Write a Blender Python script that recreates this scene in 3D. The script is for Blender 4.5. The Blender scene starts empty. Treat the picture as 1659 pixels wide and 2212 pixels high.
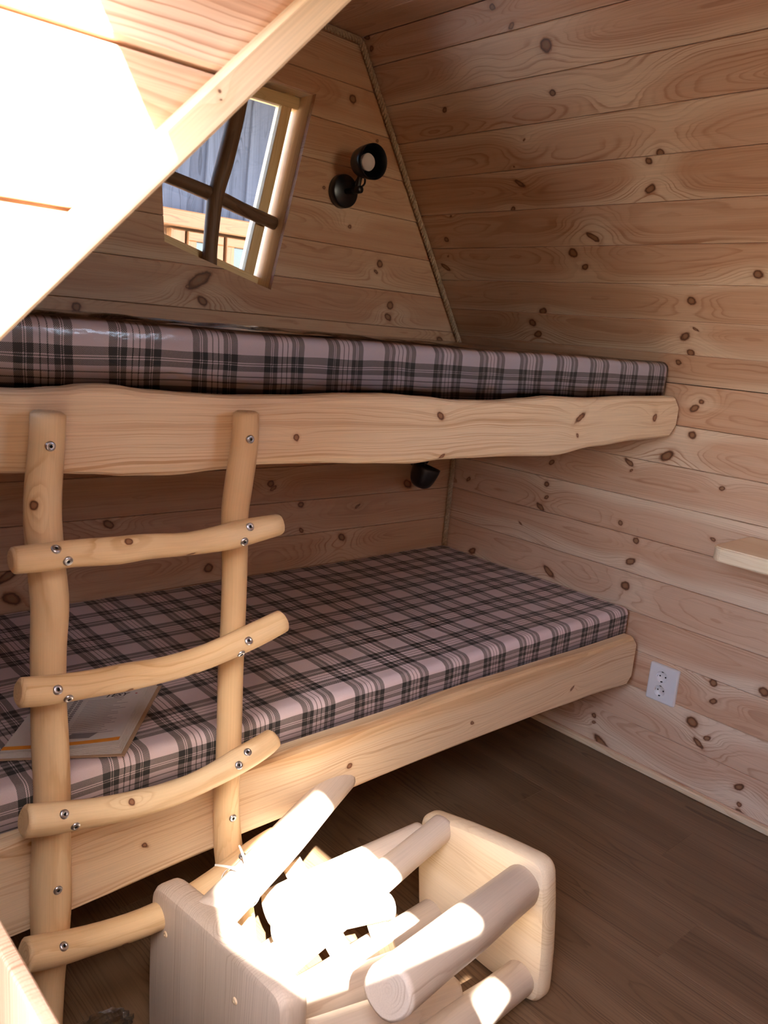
import bpy, bmesh, math, random
from mathutils import Vector, Matrix
from mathutils.bvhtree import BVHTree

random.seed(7)
S = 0.93                                   # metres per calibration unit
CX, CY, F = 829.5, 1106.0, 1770.0          # picture centre and focal length in pixels of the 1659x2212 frame
R_RIGHT = Vector((0.7428, -0.664, 0.0853))
R_DOWN = Vector((-0.0826, -0.2173, -0.9726))
R_FWD = Vector((0.6644, 0.7154, -0.2163))
H = 1.45                                   # eye height in units

def W(x, y, z):
    return Vector((x * S, y * S, (z + H) * S))

def ray(px, py):
    return R_RIGHT * (px - CX) + R_DOWN * (py - CY) + R_FWD * F

def onY(px, py, Y):
    d = ray(px, py); d = d * (Y / d.y); return W(*d)
def onX(px, py, X):
    d = ray(px, py); d = d * (X / d.x); return W(*d)
def onZ(px, py, Z):
    d = ray(px, py); d = d * (Z / d.z); return W(*d)

scene = bpy.context.scene
col = scene.collection

# ------------------------------------------------------------------ camera
cam_data = bpy.data.cameras.new('camera')
cam = bpy.data.objects.new('camera', cam_data)
col.objects.link(cam)
cam_data.sensor_fit = 'VERTICAL'
cam_data.sensor_height = 36.0
cam_data.lens = 36.0 * F / 2212.0
cam_data.clip_start = 0.02
m = Matrix.Identity(4)
for i in range(3):
    m[i][0] = R_RIGHT[i]; m[i][1] = -R_DOWN[i]; m[i][2] = -R_FWD[i]
m.translation = W(0, 0, 0)
cam.matrix_world = m
cam_data.dof.use_dof = True
cam_data.dof.focus_distance = 1.9
cam_data.dof.aperture_fstop = 10.5
scene.camera = cam

# ------------------------------------------------------------------ sky, sun, exposure
world = bpy.data.worlds.new('world')
scene.world = world
world.use_nodes = True
wn = world.node_tree
wn.nodes.clear()
w_out = wn.nodes.new('ShaderNodeOutputWorld')
w_bg = wn.nodes.new('ShaderNodeBackground')
w_sky = wn.nodes.new('ShaderNodeTexSky')
w_sky.sky_type = 'NISHITA'
w_sky.sun_disc = False
SUN = Vector((1.0, 1.5, -1.75)).normalized()      # direction the light travels
w_sky.sun_elevation = math.asin(-SUN.z)
w_sky.sun_rotation = math.atan2(-SUN.x, -SUN.y)
w_sky.air_density = 1.0
w_sky.dust_density = 1.5
w_bg.inputs['Strength'].default_value = 1.5
wn.links.new(w_sky.outputs[0], w_bg.inputs['Color'])
wn.links.new(w_bg.outputs[0], w_out.inputs['Surface'])

sun_data = bpy.data.lights.new('sun', 'SUN')
sun_data.energy = 42.0
sun_data.color = (1.0, 0.95, 0.88)
sun_data.angle = math.radians(0.6)
sun = bpy.data.objects.new('sun', sun_data)
col.objects.link(sun)
sun.rotation_euler = SUN.to_track_quat('-Z', 'Y').to_euler()
sun.location = (-3, -5, 6)

vs = scene.view_settings
vs.view_transform = 'Standard'
vs.look = 'None'
vs.exposure = 0.96
vs.gamma = 1.0
vs.use_curve_mapping = False
scene.cycles.max_bounces = 14
scene.cycles.diffuse_bounces = 8
scene.cycles.transparent_max_bounces = 16
scene.cycles.use_denoising = True
scene.cycles.sample_clamp_indirect = 12.0
scene.cycles.caustics_reflective = False
scene.cycles.caustics_refractive = False

# ------------------------------------------------------------------ node helpers
class NT:
    def __init__(self, name):
        self.mat = bpy.data.materials.new(name)
        self.mat.use_nodes = True
        self.t = self.mat.node_tree
        self.t.nodes.clear()
        self.out = self.n('ShaderNodeOutputMaterial')
    def n(self, typ, **kw):
        nd = self.t.nodes.new(typ)
        for k, v in kw.items():
            setattr(nd, k, v)
        return nd
    def put(self, sock, v):
        if v is None:
            return
        if isinstance(v, bpy.types.NodeSocket):
            self.t.links.new(v, sock)
        else:
            sock.default_value = v
    def math(self, op, a, b=None, c=None, clamp=False):
        nd = self.n('ShaderNodeMath', operation=op, use_clamp=clamp)
        self.put(nd.inputs[0], a); self.put(nd.inputs[1], b); self.put(nd.inputs[2], c)
        return nd.outputs[0]
    def vmath(self, op, a, b=None):
        nd = self.n('ShaderNodeVectorMath', operation=op)
        self.put(nd.inputs[0], a); self.put(nd.inputs[1], b)
        return nd.outputs[0]
    def attr(self, name, typ='GEOMETRY', out='Vector'):
        return self.n('ShaderNodeAttribute', attribute_name=name, attribute_type=typ).outputs[out]
    def sep(self, v):
        nd = self.n('ShaderNodeSeparateXYZ'); self.put(nd.inputs[0], v)
        return nd.outputs
    def comb(self, x, y, z):
        nd = self.n('ShaderNodeCombineXYZ')
        self.put(nd.inputs[0], x); self.put(nd.inputs[1], y); self.put(nd.inputs[2], z)
        return nd.outputs[0]
    def noise(self, vec, scale=1.0, detail=2.0, rough=0.5, out='Fac'):
        nd = self.n('ShaderNodeTexNoise')
        self.put(nd.inputs['Vector'], vec)
        nd.inputs['Scale'].default_value = scale
        nd.inputs['Detail'].default_value = detail
        nd.inputs['Roughness'].default_value = rough
        return nd.outputs[out]
    def ramp(self, fac, stops, interp='LINEAR'):
        nd = self.n('ShaderNodeValToRGB')
        cr = nd.color_ramp
        cr.interpolation = interp
        while len(cr.elements) < len(stops):
            cr.elements.new(0.5)
        while len(cr.elements) > len(stops):
            cr.elements.remove(cr.elements[-1])
        for e, (p, c) in zip(cr.elements, stops):
            e.position = p
            e.color = (c, c, c, 1) if isinstance(c, (int, float)) else (c[0], c[1], c[2], 1)
        self.put(nd.inputs[0], fac)
        return nd.outputs['Color']
    def mix(self, fac, a, b, blend='MIX'):
        nd = self.n('ShaderNodeMix', data_type='RGBA', blend_type=blend)
        self.put(nd.inputs[0], fac)
        for s_, v in ((6, a), (7, b)):
            if isinstance(v, tuple) and len(v) == 3:
                v = (v[0], v[1], v[2], 1)
            self.put(nd.inputs[s_], v)
        return nd.outputs[2]
    def principled(self, color, rough=0.5, spec=0.5, **kw):
        nd = self.n('ShaderNodeBsdfPrincipled')
        if isinstance(color, tuple) and len(color) == 3:
            color = (color[0], color[1], color[2], 1)
        self.put(nd.inputs['Base Color'], color)
        self.put(nd.inputs['Roughness'], rough)
        self.put(nd.inputs['Specular IOR Level'], spec)
        for k, v in kw.items():
            self.put(nd.inputs[k.replace('_', ' ')], v)
        self.t.links.new(nd.outputs[0], self.out.inputs['Surface'])
        return nd
    def bump(self, h, strength, dist, node):
        b = self.n('ShaderNodeBump')
        b.inputs['Strength'].default_value = strength
        b.inputs['Distance'].default_value = dist
        self.put(b.inputs['Height'], h)
        self.t.links.new(b.outputs[0], node.inputs['Normal'])

NK = 6
def wood(name, light, dark, heart, sap, freq=210.0, contrast=0.75, rough=0.45, spec=0.4, wob=0.035, knots=NK, heart_amt=0.6, fiber=0.10, coat=0.0):
    t = NT(name)
    P = t.sep(t.attr('wpos'))
    K = t.sep(t.attr('kpos'))
    seed = t.attr('seed', 'OBJECT', 'Fac')
    O = t.sep(t.attr('ofs', 'OBJECT'))
    tint = t.attr('tint', 'OBJECT', 'Fac')
    sx = t.math('MULTIPLY_ADD', P[0], 1.5, t.math('MULTIPLY', seed, 13.7))
    lowv = t.comb(sx, t.math('MULTIPLY_ADD', P[1], 7.0, t.math('MULTIPLY', seed, 3.1)), t.math('MULTIPLY', P[2], 7.0))
    nz = t.n('ShaderNodeTexNoise'); t.put(nz.inputs['Vector'], lowv)
    nz.inputs['Scale'].default_value = 1.0; nz.inputs['Detail'].default_value = 2.5
    nc = t.sep(nz.outputs['Color'])
    hi = t.noise(t.comb(t.math('MULTIPLY_ADD', P[0], 14.0, seed), t.math('MULTIPLY', P[1], 40.0), t.math('MULTIPLY', P[2], 40.0)), 1.0, 2.0)
    yy = t.math('ADD', t.math('ADD', P[1], O[0]), t.math('MULTIPLY', t.math('SUBTRACT', nc[0], 0.5), wob * 1.6))
    zz = t.math('ADD', t.math('ADD', P[2], O[1]), t.math('MULTIPLY', t.math('SUBTRACT', nc[1], 0.5), wob * 2.4))
    r = t.math('SQRT', t.math('ADD', t.math('MULTIPLY', yy, yy), t.math('MULTIPLY', zz, zz)))
    r = t.math('ADD', r, t.math('MULTIPLY', t.math('SUBTRACT', hi, 0.5), 0.0035))
    qmin = None
    # distances to the knots of this piece
    warp = t.math('MULTIPLY', t.math('SUBTRACT', t.noise(t.comb(K[0], K[1], seed), 55.0, 2.0), 0.5), 0.010)
    for i in range(knots):
        k = t.sep(t.attr('knot_%d' % i, 'OBJECT'))
        dx = t.math('SUBTRACT', K[0], k[0])
        dy = t.math('SUBTRACT', K[1], k[1])
        rad = t.math('MAXIMUM', t.math('ABSOLUTE', k[2]), 1e-5)
        dx2 = t.math('MULTIPLY', dx, dx); dy2 = t.math('MULTIPLY', dy, dy)
        a = t.math('ADD', t.math('MULTIPLY', dx2, 0.20), dy2)
        g = t.math('EXPONENT', t.math('MULTIPLY', t.math('DIVIDE', a, t.math('MULTIPLY', rad, rad)), -0.10))
        r = t.math('ADD', r, t.math('MULTIPLY', g, t.math('MULTIPLY', t.math('ABSOLUTE', k[2]), 1.9)))
        sk = t.math('ADD', dy, t.math('MULTIPLY', dx, math.sin(i * 2.4) * 0.5))
        q = t.math('DIVIDE', t.math('ADD', t.math('SQRT', t.math('ADD', t.math('MULTIPLY', dx2, 0.55 + 0.3 * math.cos(i * 1.7)), t.math('MULTIPLY', sk, sk))), warp), rad)
        # k.z < 0 : a grain eye without a core
        q = t.math('ADD', q, t.math('MULTIPLY', t.math('LESS_THAN', k[2], 0.0), 20.0))
        qmin = q if qmin is None else t.math('MINIMUM', qmin, q)
    years = t.noise(t.comb(t.math('MULTIPLY', r, 60.0), seed, 0.0), 1.0, 2.0)
    fr = t.math('FRACT', t.math('MULTIPLY_ADD', r, t.math('MULTIPLY', O[2], freq), t.math('MULTIPLY', years, 4.0)))
    lat = t.ramp(fr, [(0.0, 0.1), (0.3, 0.0), (0.6, 0.12), (0.86, 0.9), (0.92, 1.0), (0.96, 0.6), (1.0, 0.1)])
    cmod = t.math('MULTIPLY_ADD', t.math('SUBTRACT', t.noise(t.comb(t.math('MULTIPLY_ADD', P[0], 2.0, t.math('MULTIPLY', seed, 5.0)), t.math('MULTIPLY', P[1], 16.0), t.math('MULTIPLY', P[2], 16.0)), 1.0, 2.0), 0.5), 2.6, contrast - 0.10, clamp=True)
    lat = t.math('MULTIPLY', lat, cmod)
    fib = t.noise(t.comb(t.math('MULTIPLY_ADD', P[0], 6.0, seed), t.math('MULTIPLY', P[1], 420.0), t.math('MULTIPLY', P[2], 420.0)), 1.0, 1.0)
    # heartwood / sapwood zones follow the rings
    hz = t.math('ADD', t.math('MULTIPLY', t.math('SUBTRACT', nc[0], 0.5), 1.6), t.math('MULTIPLY_ADD', tint, 1.7, 0.35))
    streak = t.noise(t.comb(t.math('MULTIPLY_ADD', P[0], 0.9, seed), t.math('MULTIPLY', P[1], 32.0), t.math('MULTIPLY', P[2], 32.0)), 1.0, 2.0)
    hz = t.math('ADD', hz, t.math('MULTIPLY', t.math('SUBTRACT', streak, 0.5), 2.2))
    base = t.mix(t.math('MULTIPLY', hz, heart_amt, clamp=True), light, heart)
    sz = t.math('MULTIPLY_ADD', t.math('SUBTRACT', r, t.math('ABSOLUTE', O[1])), 42.0, t.math('MULTIPLY_ADD', nc[2], 1.2, -1.45), clamp=True)
    base = t.mix(t.math('MULTIPLY', sz, 0.75), base, sap)
    c = t.mix(lat, base, dark)
    c = t.mix(1.0, c, t.ramp(fib, [(0.2, 1.0 - fiber), (0.8, 1.0 + fiber)]), 'MULTIPLY')
    if qmin is not None:
        qs = t.math('MULTIPLY', qmin, 0.25)
        halo = t.ramp(qs, [(0.2, 0.6), (0.28, 0.22), (0.45, 0.0)])
        c = t.mix(halo, c, (dark[0] * 0.8, dark[1] * 0.62, dark[2] * 0.5))
        core = t.ramp(qs, [(0.0, (0.27, 0.15, 0.08)), (0.10, (0.27, 0.125, 0.06)), (0.145, (0.17, 0.065, 0.03)), (0.18, (0.085, 0.036, 0.019)), (0.225, (0.24, 0.095, 0.045))])
        cf = t.ramp(qs, [(0.18, 1.0), (0.25, 0.0)])
        c = t.mix(cf, c, core)
    pr = t.principled(c, rough, spec)
    if coat:
        pr.inputs['Coat Weight'].default_value = coat
        pr.inputs['Coat Roughness'].default_value = 0.25
    t.bump(t.math('ADD', t.math('MULTIPLY', lat, -0.6), t.math('MULTIPLY', fib, 0.5)), 0.25, 0.0006, pr)
    return t.mat

PINE_L, PINE_D, PINE_H, PINE_S = (0.63, 0.41, 0.28), (0.40, 0.195, 0.105), (0.55, 0.31, 0.185), (0.77, 0.60, 0.44)
M_PANEL = wood('pine_panelling', PINE_L, PINE_D, PINE_H, PINE_S, freq=140, contrast=0.56, rough=0.42, heart_amt=0.7, coat=0.15)
M_BACK = wood('pine_back_wall', (0.56, 0.345, 0.205), (0.36, 0.17, 0.085), (0.47, 0.24, 0.13), (0.62, 0.43, 0.28), freq=150, contrast=0.5, rough=0.5, heart_amt=0.7)
M_BOARD = wood('pine_bunk_board', (0.69, 0.485, 0.28), (0.48, 0.26, 0.115), (0.62, 0.40, 0.215), (0.77, 0.615, 0.42), freq=110, contrast=0.5, rough=0.45, wob=0.05, heart_amt=0.45)
M_LOG = wood('peeled_log', (0.71, 0.51, 0.285), (0.52, 0.31, 0.14), (0.63, 0.42, 0.22), (0.77, 0.615, 0.39), freq=150, contrast=0.55, rough=0.5, wob=0.02, heart_amt=0.45, fiber=0.06)
M_LEG = wood('stool_leg_pine', (0.60, 0.505, 0.41), (0.43, 0.33, 0.25), (0.54, 0.44, 0.35), (0.64, 0.55, 0.46), freq=150, contrast=0.34, rough=0.55, wob=0.02, heart_amt=0.3, fiber=0.06)
M_SEAT_SHADE = wood('shade_grey_stool_pine', (0.56, 0.46, 0.365), (0.36, 0.265, 0.19), (0.50, 0.40, 0.31), (0.60, 0.50, 0.41), freq=200, contrast=0.5, rough=0.6, wob=0.02, heart_amt=0.3, fiber=0.08)  # stool pine with the shade on the left seat mixed into its colour
M_STOOL = wood('stool_pine', (0.71, 0.56, 0.365), (0.52, 0.35, 0.19), (0.67, 0.50, 0.31), (0.75, 0.61, 0.43), freq=150, contrast=0.36, rough=0.55, wob=0.02, heart_amt=0.3, fiber=0.06)
M_PALE = wood('pale_pine', (0.74, 0.58, 0.39), (0.58, 0.38, 0.20), (0.70, 0.52, 0.33), (0.78, 0.64, 0.46), freq=170, contrast=0.55, rough=0.5, heart_amt=0.3)
M_SASH = wood('sash_pine', (0.74, 0.56, 0.30), (0.60, 0.38, 0.15), (0.70, 0.50, 0.22), (0.78, 0.62, 0.38), freq=170, contrast=0.4, rough=0.45, knots=2, heart_amt=0.4)
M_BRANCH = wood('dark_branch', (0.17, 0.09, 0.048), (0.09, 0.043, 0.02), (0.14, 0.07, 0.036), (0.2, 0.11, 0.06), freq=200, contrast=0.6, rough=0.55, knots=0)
M_OAK = wood('oak_floor', (0.18, 0.108, 0.06), (0.085, 0.048, 0.025), (0.135, 0.079, 0.043), (0.215, 0.133, 0.077), freq=160, contrast=0.75, rough=0.38, knots=0, wob=0.03, heart_amt=0.6, fiber=0.14)
M_ORANGE = wood('orange_pine', (0.30, 0.135, 0.05), (0.18, 0.07, 0.025), (0.25, 0.105, 0.038), (0.34, 0.18, 0.08), freq=150, contrast=0.6, rough=0.5, knots=0)
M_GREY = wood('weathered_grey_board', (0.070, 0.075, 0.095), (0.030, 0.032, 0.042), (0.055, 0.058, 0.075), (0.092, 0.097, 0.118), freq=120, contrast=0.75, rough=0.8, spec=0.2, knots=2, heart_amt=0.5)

def plain(name, color, rough=0.5, spec=0.5, metallic=0.0, noise_amt=0.06, scale=40.0, **kw):
    t = NT(name)
    tc = t.n('ShaderNodeTexCoord').outputs['Object']
    nz = t.noise(tc, scale, 2.0)
    c = t.mix(1.0, (color[0], color[1], color[2]), t.ramp(nz, [(0.25, 1 - noise_amt), (0.75, 1 + noise_amt)]), 'MULTIPLY')
    t.principled(c, rough, spec, Metallic=metallic, **kw)
    return t.mat

M_BLACK = plain('black_lacquer', (0.006, 0.006, 0.008), 0.32, 0.5)
M_BULB = plain('frosted_bulb', (0.62, 0.52, 0.47), 0.5, 0.3)
M_WHITE = plain('white_plastic', (0.70, 0.69, 0.70), 0.22, 0.5, noise_amt=0.02)
M_HOLE = plain('dark_hole', (0.01, 0.009, 0.008), 0.7, 0.2)
M_STEEL = plain('zinc_steel', (0.52, 0.53, 0.56), 0.28, 0.5, metallic=1.0)
M_ROPE = plain('jute_rope', (0.42, 0.31, 0.20), 0.85, 0.2, noise_amt=0.25, scale=160.0)
M_PAPER = plain('paper', (0.62, 0.58, 0.55), 0.55, 0.3, noise_amt=0.03)
M_KRAFT = plain('kraft_cover', (0.42, 0.29, 0.19), 0.7, 0.2)
M_INK = plain('black_ink', (0.035, 0.03, 0.035), 0.6, 0.2)
M_GREYINK = plain('grey_ink', (0.22, 0.20, 0.20), 0.6, 0.2)
M_RED = plain('red_ink', (0.42, 0.05, 0.04), 0.6, 0.2)
M_AMBER = plain('amber_ink', (0.70, 0.27, 0.03), 0.55, 0.3)
M_NYLON = plain('white_nylon', (0.72, 0.70, 0.66), 0.35, 0.5, Transmission_Weight=0.15)
M_SLAB = plain('dark_backing', (0.10, 0.055, 0.03), 0.8, 0.2)
M_GROUND = plain('gravel_ground', (0.42, 0.39, 0.34), 0.9, 0.2, noise_amt=0.3, scale=25.0)
M_LEAF = plain('leaf_green', (0.05, 0.085, 0.03), 0.6, 0.3, noise_amt=0.5, scale=14.0)

def glassy(name, rough=0.02, tint=(1, 1, 1), bumpy=0.0, extra=0.0):
    t = NT(name)
    tr = t.n('ShaderNodeBsdfTransparent'); tr.inputs[0].default_value = (tint[0], tint[1], tint[2], 1)
    gl = t.n('ShaderNodeBsdfGlossy'); gl.inputs['Roughness'].default_value = rough
    fr = t.n('ShaderNodeFresnel'); fr.inputs[0].default_value = 1.45
    mx = t.n('ShaderNodeMixShader')
    fac = t.math('ADD', fr.outputs[0], extra, clamp=True)
    if bumpy:
        tc = t.n('ShaderNodeTexCoord').outputs['Object']
        v = t.vmath('MULTIPLY', tc, (6.0, 14.0, 14.0))
        nz = t.math('ADD', t.noise(v, 1.0, 3.0), t.math('MULTIPLY', t.noise(t.vmath('MULTIPLY', tc, (40.0, 60.0, 60.0)), 1.0, 2.0), 0.25))
        b = t.n('ShaderNodeBump'); b.inputs['Strength'].default_value = bumpy; b.inputs['Distance'].default_value = 0.01
        t.put(b.inputs['Height'], nz)
        t.t.links.new(b.outputs[0], gl.inputs['Normal'])
        t.t.links.new(b.outputs[0], fr.inputs['Normal'])
    t.put(mx.inputs[0], fac)
    t.t.links.new(tr.outputs[0], mx.inputs[1]); t.t.links.new(gl.outputs[0], mx.inputs[2])
    t.t.links.new(mx.outputs[0], t.out.inputs['Surface'])
    return t.mat
M_GLASS = glassy('window_glass', 0.01, (0.95, 0.97, 1.0))
M_FILM = glassy('clear_plastic_film', 0.16, (0.98, 0.98, 0.98), bumpy=0.6, extra=0.0)
M_BAG = glassy('clear_plastic_bag', 0.2, (0.99, 0.99, 0.99), bumpy=0.9, extra=0.10)

def plaid():
    t = NT('plaid_fabric')
    uv = t.n('ShaderNodeUVMap', uv_map='plaid').outputs[0]
    wv = t.noise(t.vmath('MULTIPLY', uv, (5.0, 9.0, 1.0)), 1.0, 2.0, out='Color')
    uv2 = t.vmath('ADD', uv, t.vmath('MULTIPLY', t.vmath('SUBTRACT', wv, (0.5, 0.5, 0.5)), (0.010, 0.012, 0.0)))
    P = t.sep(uv2)
    per = 0.150
    # one repeat: wide pink, band with two white pin lines, three pink fields parted by thin dark lines, band again
    stops = [(0.0, 0.0), (0.385, 1.0), (0.480, 0.0), (0.492, 1.0), (0.506, 0.0), (0.518, 1.0), (0.585, 0.0),
             (0.643, 1.0), (0.660, 0.0), (0.720, 1.0), (0.737, 0.0), (0.795, 1.0), (0.862, 0.0), (0.874, 1.0), (0.888, 0.0), (0.900, 1.0), (0.992, 0.0)]
    def s(v, off):
        f = t.math('FRACT', t.math('ADD', t.math('DIVIDE', v, per), off))
        return t.ramp(f, stops, 'CONSTANT')
    a = s(P[0], 0.80); b = s(P[1], 0.448)
    tot = t.math('MULTIPLY', t.math('ADD', a, b), 0.5)
    tw = t.math('GREATER_THAN', t.math('FRACT', t.math('MULTIPLY', t.math('SUBTRACT', P[0], P[1]), 360.0)), 0.45)
    half = t.mix(tw, (0.43, 0.36, 0.355), (0.060, 0.060, 0.058))
    c = t.ramp(tot, [(0.0, (0.66, 0.555, 0.575)), (0.25, (0.5, 0.5, 0.5)), (0.75, (0.026, 0.028, 0.028))], 'CONSTANT')
    is_half = t.math('MULTIPLY', t.math('GREATER_THAN', tot, 0.25), t.math('LESS_THAN', tot, 0.75))
    c = t.mix(is_half, c, half)
    fine = t.noise(uv, 900.0, 1.0)
    c = t.mix(1.0, c, t.ramp(fine, [(0.2, 0.92), (0.8, 1.08)]), 'MULTIPLY')
    pr = t.principled(c, 0.55, 0.35)
    pr.inputs['Coat Weight'].default_value = 0.22
    pr.inputs['Coat Roughness'].default_value = 0.22
    t.bump(t.noise(t.vmath('MULTIPLY', uv, (8.0, 16.0, 1.0)), 1.0, 3.0), 0.35, 0.012, pr)
    return t.mat
M_PLAID = plaid()

# ------------------------------------------------------------------ object helpers
def link(name, me, mat, parent=None, loc=None):
    o = bpy.data.objects.new(name, me)
    col.objects.link(o)
    if mat is not None:
        for mm in (mat if isinstance(mat, (list, tuple)) else [mat]):
            me.materials.append(mm)
    if parent is not None:
        o.parent = parent
    if loc is not None:
        o.location = loc
    return o

def root(name, loc, label=None, cat=None, group=None, kind=None):
    o = bpy.data.objects.new(name, None)
    o.empty_display_size = 0.05
    col.objects.link(o)
    o.location = loc
    tag(o, label, cat, group, kind)
    return o

def tag(o, label=None, cat=None, group=None, kind=None):
    if label: o['label'] = label
    if cat: o['category'] = cat
    if group: o['group'] = group
    if kind: o['kind'] = kind
    return o

def origin_of(o):
    v = Vector((0, 0, 0))
    while o is not None:
        v = v + o.location; o = o.parent
    return v

seed_n = [0]
def wprops(o, seed=None, ofs=None, tint=None, knots=()):
    seed_n[0] += 1
    rnd = random.Random(seed_n[0] * 77 + 5)
    o['seed'] = float(rnd.uniform(0, 9) if seed is None else seed)
    if ofs is None:
        ofs = (rnd.uniform(-0.035, 0.035), rnd.choice((-1, 1)) * rnd.uniform(0.025, 0.07), rnd.uniform(0.85, 1.2))
    o['ofs'] = [float(x) for x in ofs]
    o['tint'] = float(rnd.uniform(-0.35, 0.35) if tint is None else tint)
    for i, k in enumerate(list(knots)[:NK]):
        o['knot_%d' % i] = [float(x) for x in k]
    return o

def mesh_from(name, verts, faces, wpos=None, kpos=None, smooth=False):
    me = bpy.data.meshes.new(name)
    me.from_pydata([tuple(v) for v in verts], [], faces)
    if wpos is not None:
        a = me.attributes.new('wpos', 'FLOAT_VECTOR', 'POINT')
        a.data.foreach_set('vector', [c for v in wpos for c in v])
        kp = kpos if kpos is not None else wpos
        b = me.attributes.new('kpos', 'FLOAT_VECTOR', 'POINT')
        b.data.foreach_set('vector', [c for v in kp for c in v])
    if smooth:
        me.polygons.foreach_set('use_smooth', [True] * len(me.polygons))
    me.update()
    return me

def fix_normals(me):
    bm = bmesh.new(); bm.from_mesh(me)
    bmesh.ops.recalc_face_normals(bm, faces=bm.faces[:])
    bm.to_mesh(me); bm.free()

# ---- polygon tools: a polygon is a list of ((u, v), bevel) where bevel belongs to the edge that STARTS at the vertex
def clip(poly, nx, ny, c, bev):
    """keep nx*u + ny*v <= c; the new edge gets bevel bev"""
    out = []
    n = len(poly)
    for i in range(n):
        (p, b), (q, _) = poly[i], poly[(i + 1) % n]
        dp, dq = nx * p[0] + ny * p[1] - c, nx * q[0] + ny * q[1] - c
        if dp <= 1e-9:
            out.append((p, b))
            if dq > 1e-9:
                t = dp / (dp - dq)
                out.append(((p[0] + (q[0] - p[0]) * t, p[1] + (q[1] - p[1]) * t), bev))
        elif dq <= 1e-9:
            t = dp / (dp - dq)
            out.append(((p[0] + (q[0] - p[0]) * t, p[1] + (q[1] - p[1]) * t), b))
    res = []
    for i, (p, b) in enumerate(out):
        q = out[(i + 1) % len(out)][0]
        if math.hypot(p[0] - q[0], p[1] - q[1]) > 1e-6:
            res.append((p, b))
    return res if len(res) >= 3 else []

def area(poly):
    return 0.5 * sum(poly[i][0][0] * poly[(i + 1) % len(poly)][0][1] - poly[(i + 1) % len(poly)][0][0] * poly[i][0][1] for i in range(len(poly)))

def cut_hole(poly, hole):
    """convex polygon minus a convex hole (counter-clockwise) -> list of convex pieces"""
    pieces = []
    rest = poly
    for i in range(len(hole)):
        a, b = hole[i], hole[(i + 1) % len(hole)]
        nx, ny = b[1] - a[1], -(b[0] - a[0])          # outward normal
        L = math.hypot(nx, ny); nx /= L; ny /= L
        c = nx * a[0] + ny * a[1]
        o = clip(rest, -nx, -ny, -c, 0.0)
        if o and area(o) > 1e-5:
            pieces.append(o)
        rest = clip(rest, nx, ny, c, 0.0)
        if not rest:
            break
    return pieces

def inset(poly, dist=None):
    n = len(poly)
    lines = []
    for i in range(n):
        (p, b), (q, _) = poly[i], poly[(i + 1) % n]
        dx, dy = q[0] - p[0], q[1] - p[1]
        L = math.hypot(dx, dy)
        nx, ny = dy / L, -dx / L
        lines.append((nx, ny, nx * p[0] + ny * p[1] - (b if dist is None else dist)))
    res = []
    for i in range(n):
        a, b = lines[i - 1], lines[i]
        det = a[0] * b[1] - a[1] * b[0]
        if abs(det) < 1e-6:
            res.append(poly[i][0])
        else:
            res.append(((a[2] * b[1] - b[2] * a[1]) / det, (a[0] * b[2] - b[0] * a[2]) / det))
    return res

def plank(name, pieces, frame, thick, mat, parent, bev=0.0022, knots=(), **kw):
    """pieces: convex polygons in (u, v); frame = (origin, eu, ev, en), en points into the room"""
    O, eu, ev, en = frame
    verts, wp, kp, faces = [], [], [], []
    vs_all = [p[1] for poly in pieces for p, _ in poly]
    vc = (min(vs_all) + max(vs_all)) / 2          # the pith lies near the middle of each plank
    for poly in pieces:
        if area(poly) < 0:
            poly = [((p[0]), b) for p, b in poly[::-1]]
        front = inset(poly)
        n = len(poly); s0 = len(verts)
        for ring, z in ((front, 0.0), ([p for p, _ in poly], -bev), ([p for p, _ in poly], -thick)):
            for p in ring:
                verts.append((p[0], p[1], z)); wp.append((p[0], p[1] - vc, z)); kp.append((p[0], p[1], z))
        faces.append([s0 + i for i in range(n)])
        for k in (0, 1):
            for i in range(n):
                j = (i + 1) % n
                faces.append([s0 + k * n + i, s0 + (k + 1) * n + i, s0 + (k + 1) * n + j, s0 + k * n + j])
        faces.append([s0 + 2 * n + i for i in reversed(range(n))])
    me = mesh_from(name, verts, faces, wp, kp)
    o = link(name, me, mat, parent)
    mm = Matrix((( eu.x, ev.x, en.x, 0), (eu.y, ev.y, en.y, 0), (eu.z, ev.z, en.z, 0), (0, 0, 0, 1)))
    mm.translation = O
    po = origin_of(parent) if parent is not None else Vector((0, 0, 0))
    mm.translation = O - po
    o.matrix_local = mm
    wprops(o, knots=knots, **kw)
    return o

def rect(u0, v0, u1, v1, bev=0.0016):
    return [((u0, v0), bev), ((u1, v0), bev), ((u1, v1), bev), ((u0, v1), bev)]

def slab(name, quad, normal, thick, mat, parent=None, **kw):
    """flat backing board behind planks: a quad of world points, pushed away from the room"""
    po = origin_of(parent) if parent is not None else Vector((0, 0, 0))
    verts = [Vector(p) - po for p in quad] + [Vector(p) - normal * thick - po for p in quad]
    n = len(quad)
    faces = [list(range(n)), list(reversed(range(n, 2 * n)))]
    for i in range(n):
        j = (i + 1) % n
        faces.append([i, i + n, j + n, j])
    me = mesh_from(name, verts, faces)
    fix_normals(me)
    return link(name, me, mat, parent)

def box_mesh(name, sx, sy, sz, bev=0.002, seg=2, grain='x', center=(0, 0, 0)):
    bm = bmesh.new()
    bmesh.ops.create_cube(bm, size=1.0)
    for v in bm.verts:
        v.co = Vector((v.co.x * sx + center[0], v.co.y * sy + center[1], v.co.z * sz + center[2]))
    if bev:
        bmesh.ops.bevel(bm, geom=bm.edges[:], offset=bev, segments=seg, affect='EDGES', profile=0.6)
    me = bpy.data.meshes.new(name)
    bm.to_mesh(me); bm.free()
    perm = {'x': (0, 1, 2), 'y': (1, 0, 2), 'z': (2, 1, 0)}[grain]
    set_w(me, lambda c: (c[perm[0]], c[perm[1]], c[perm[2]]))
    return me

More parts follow.
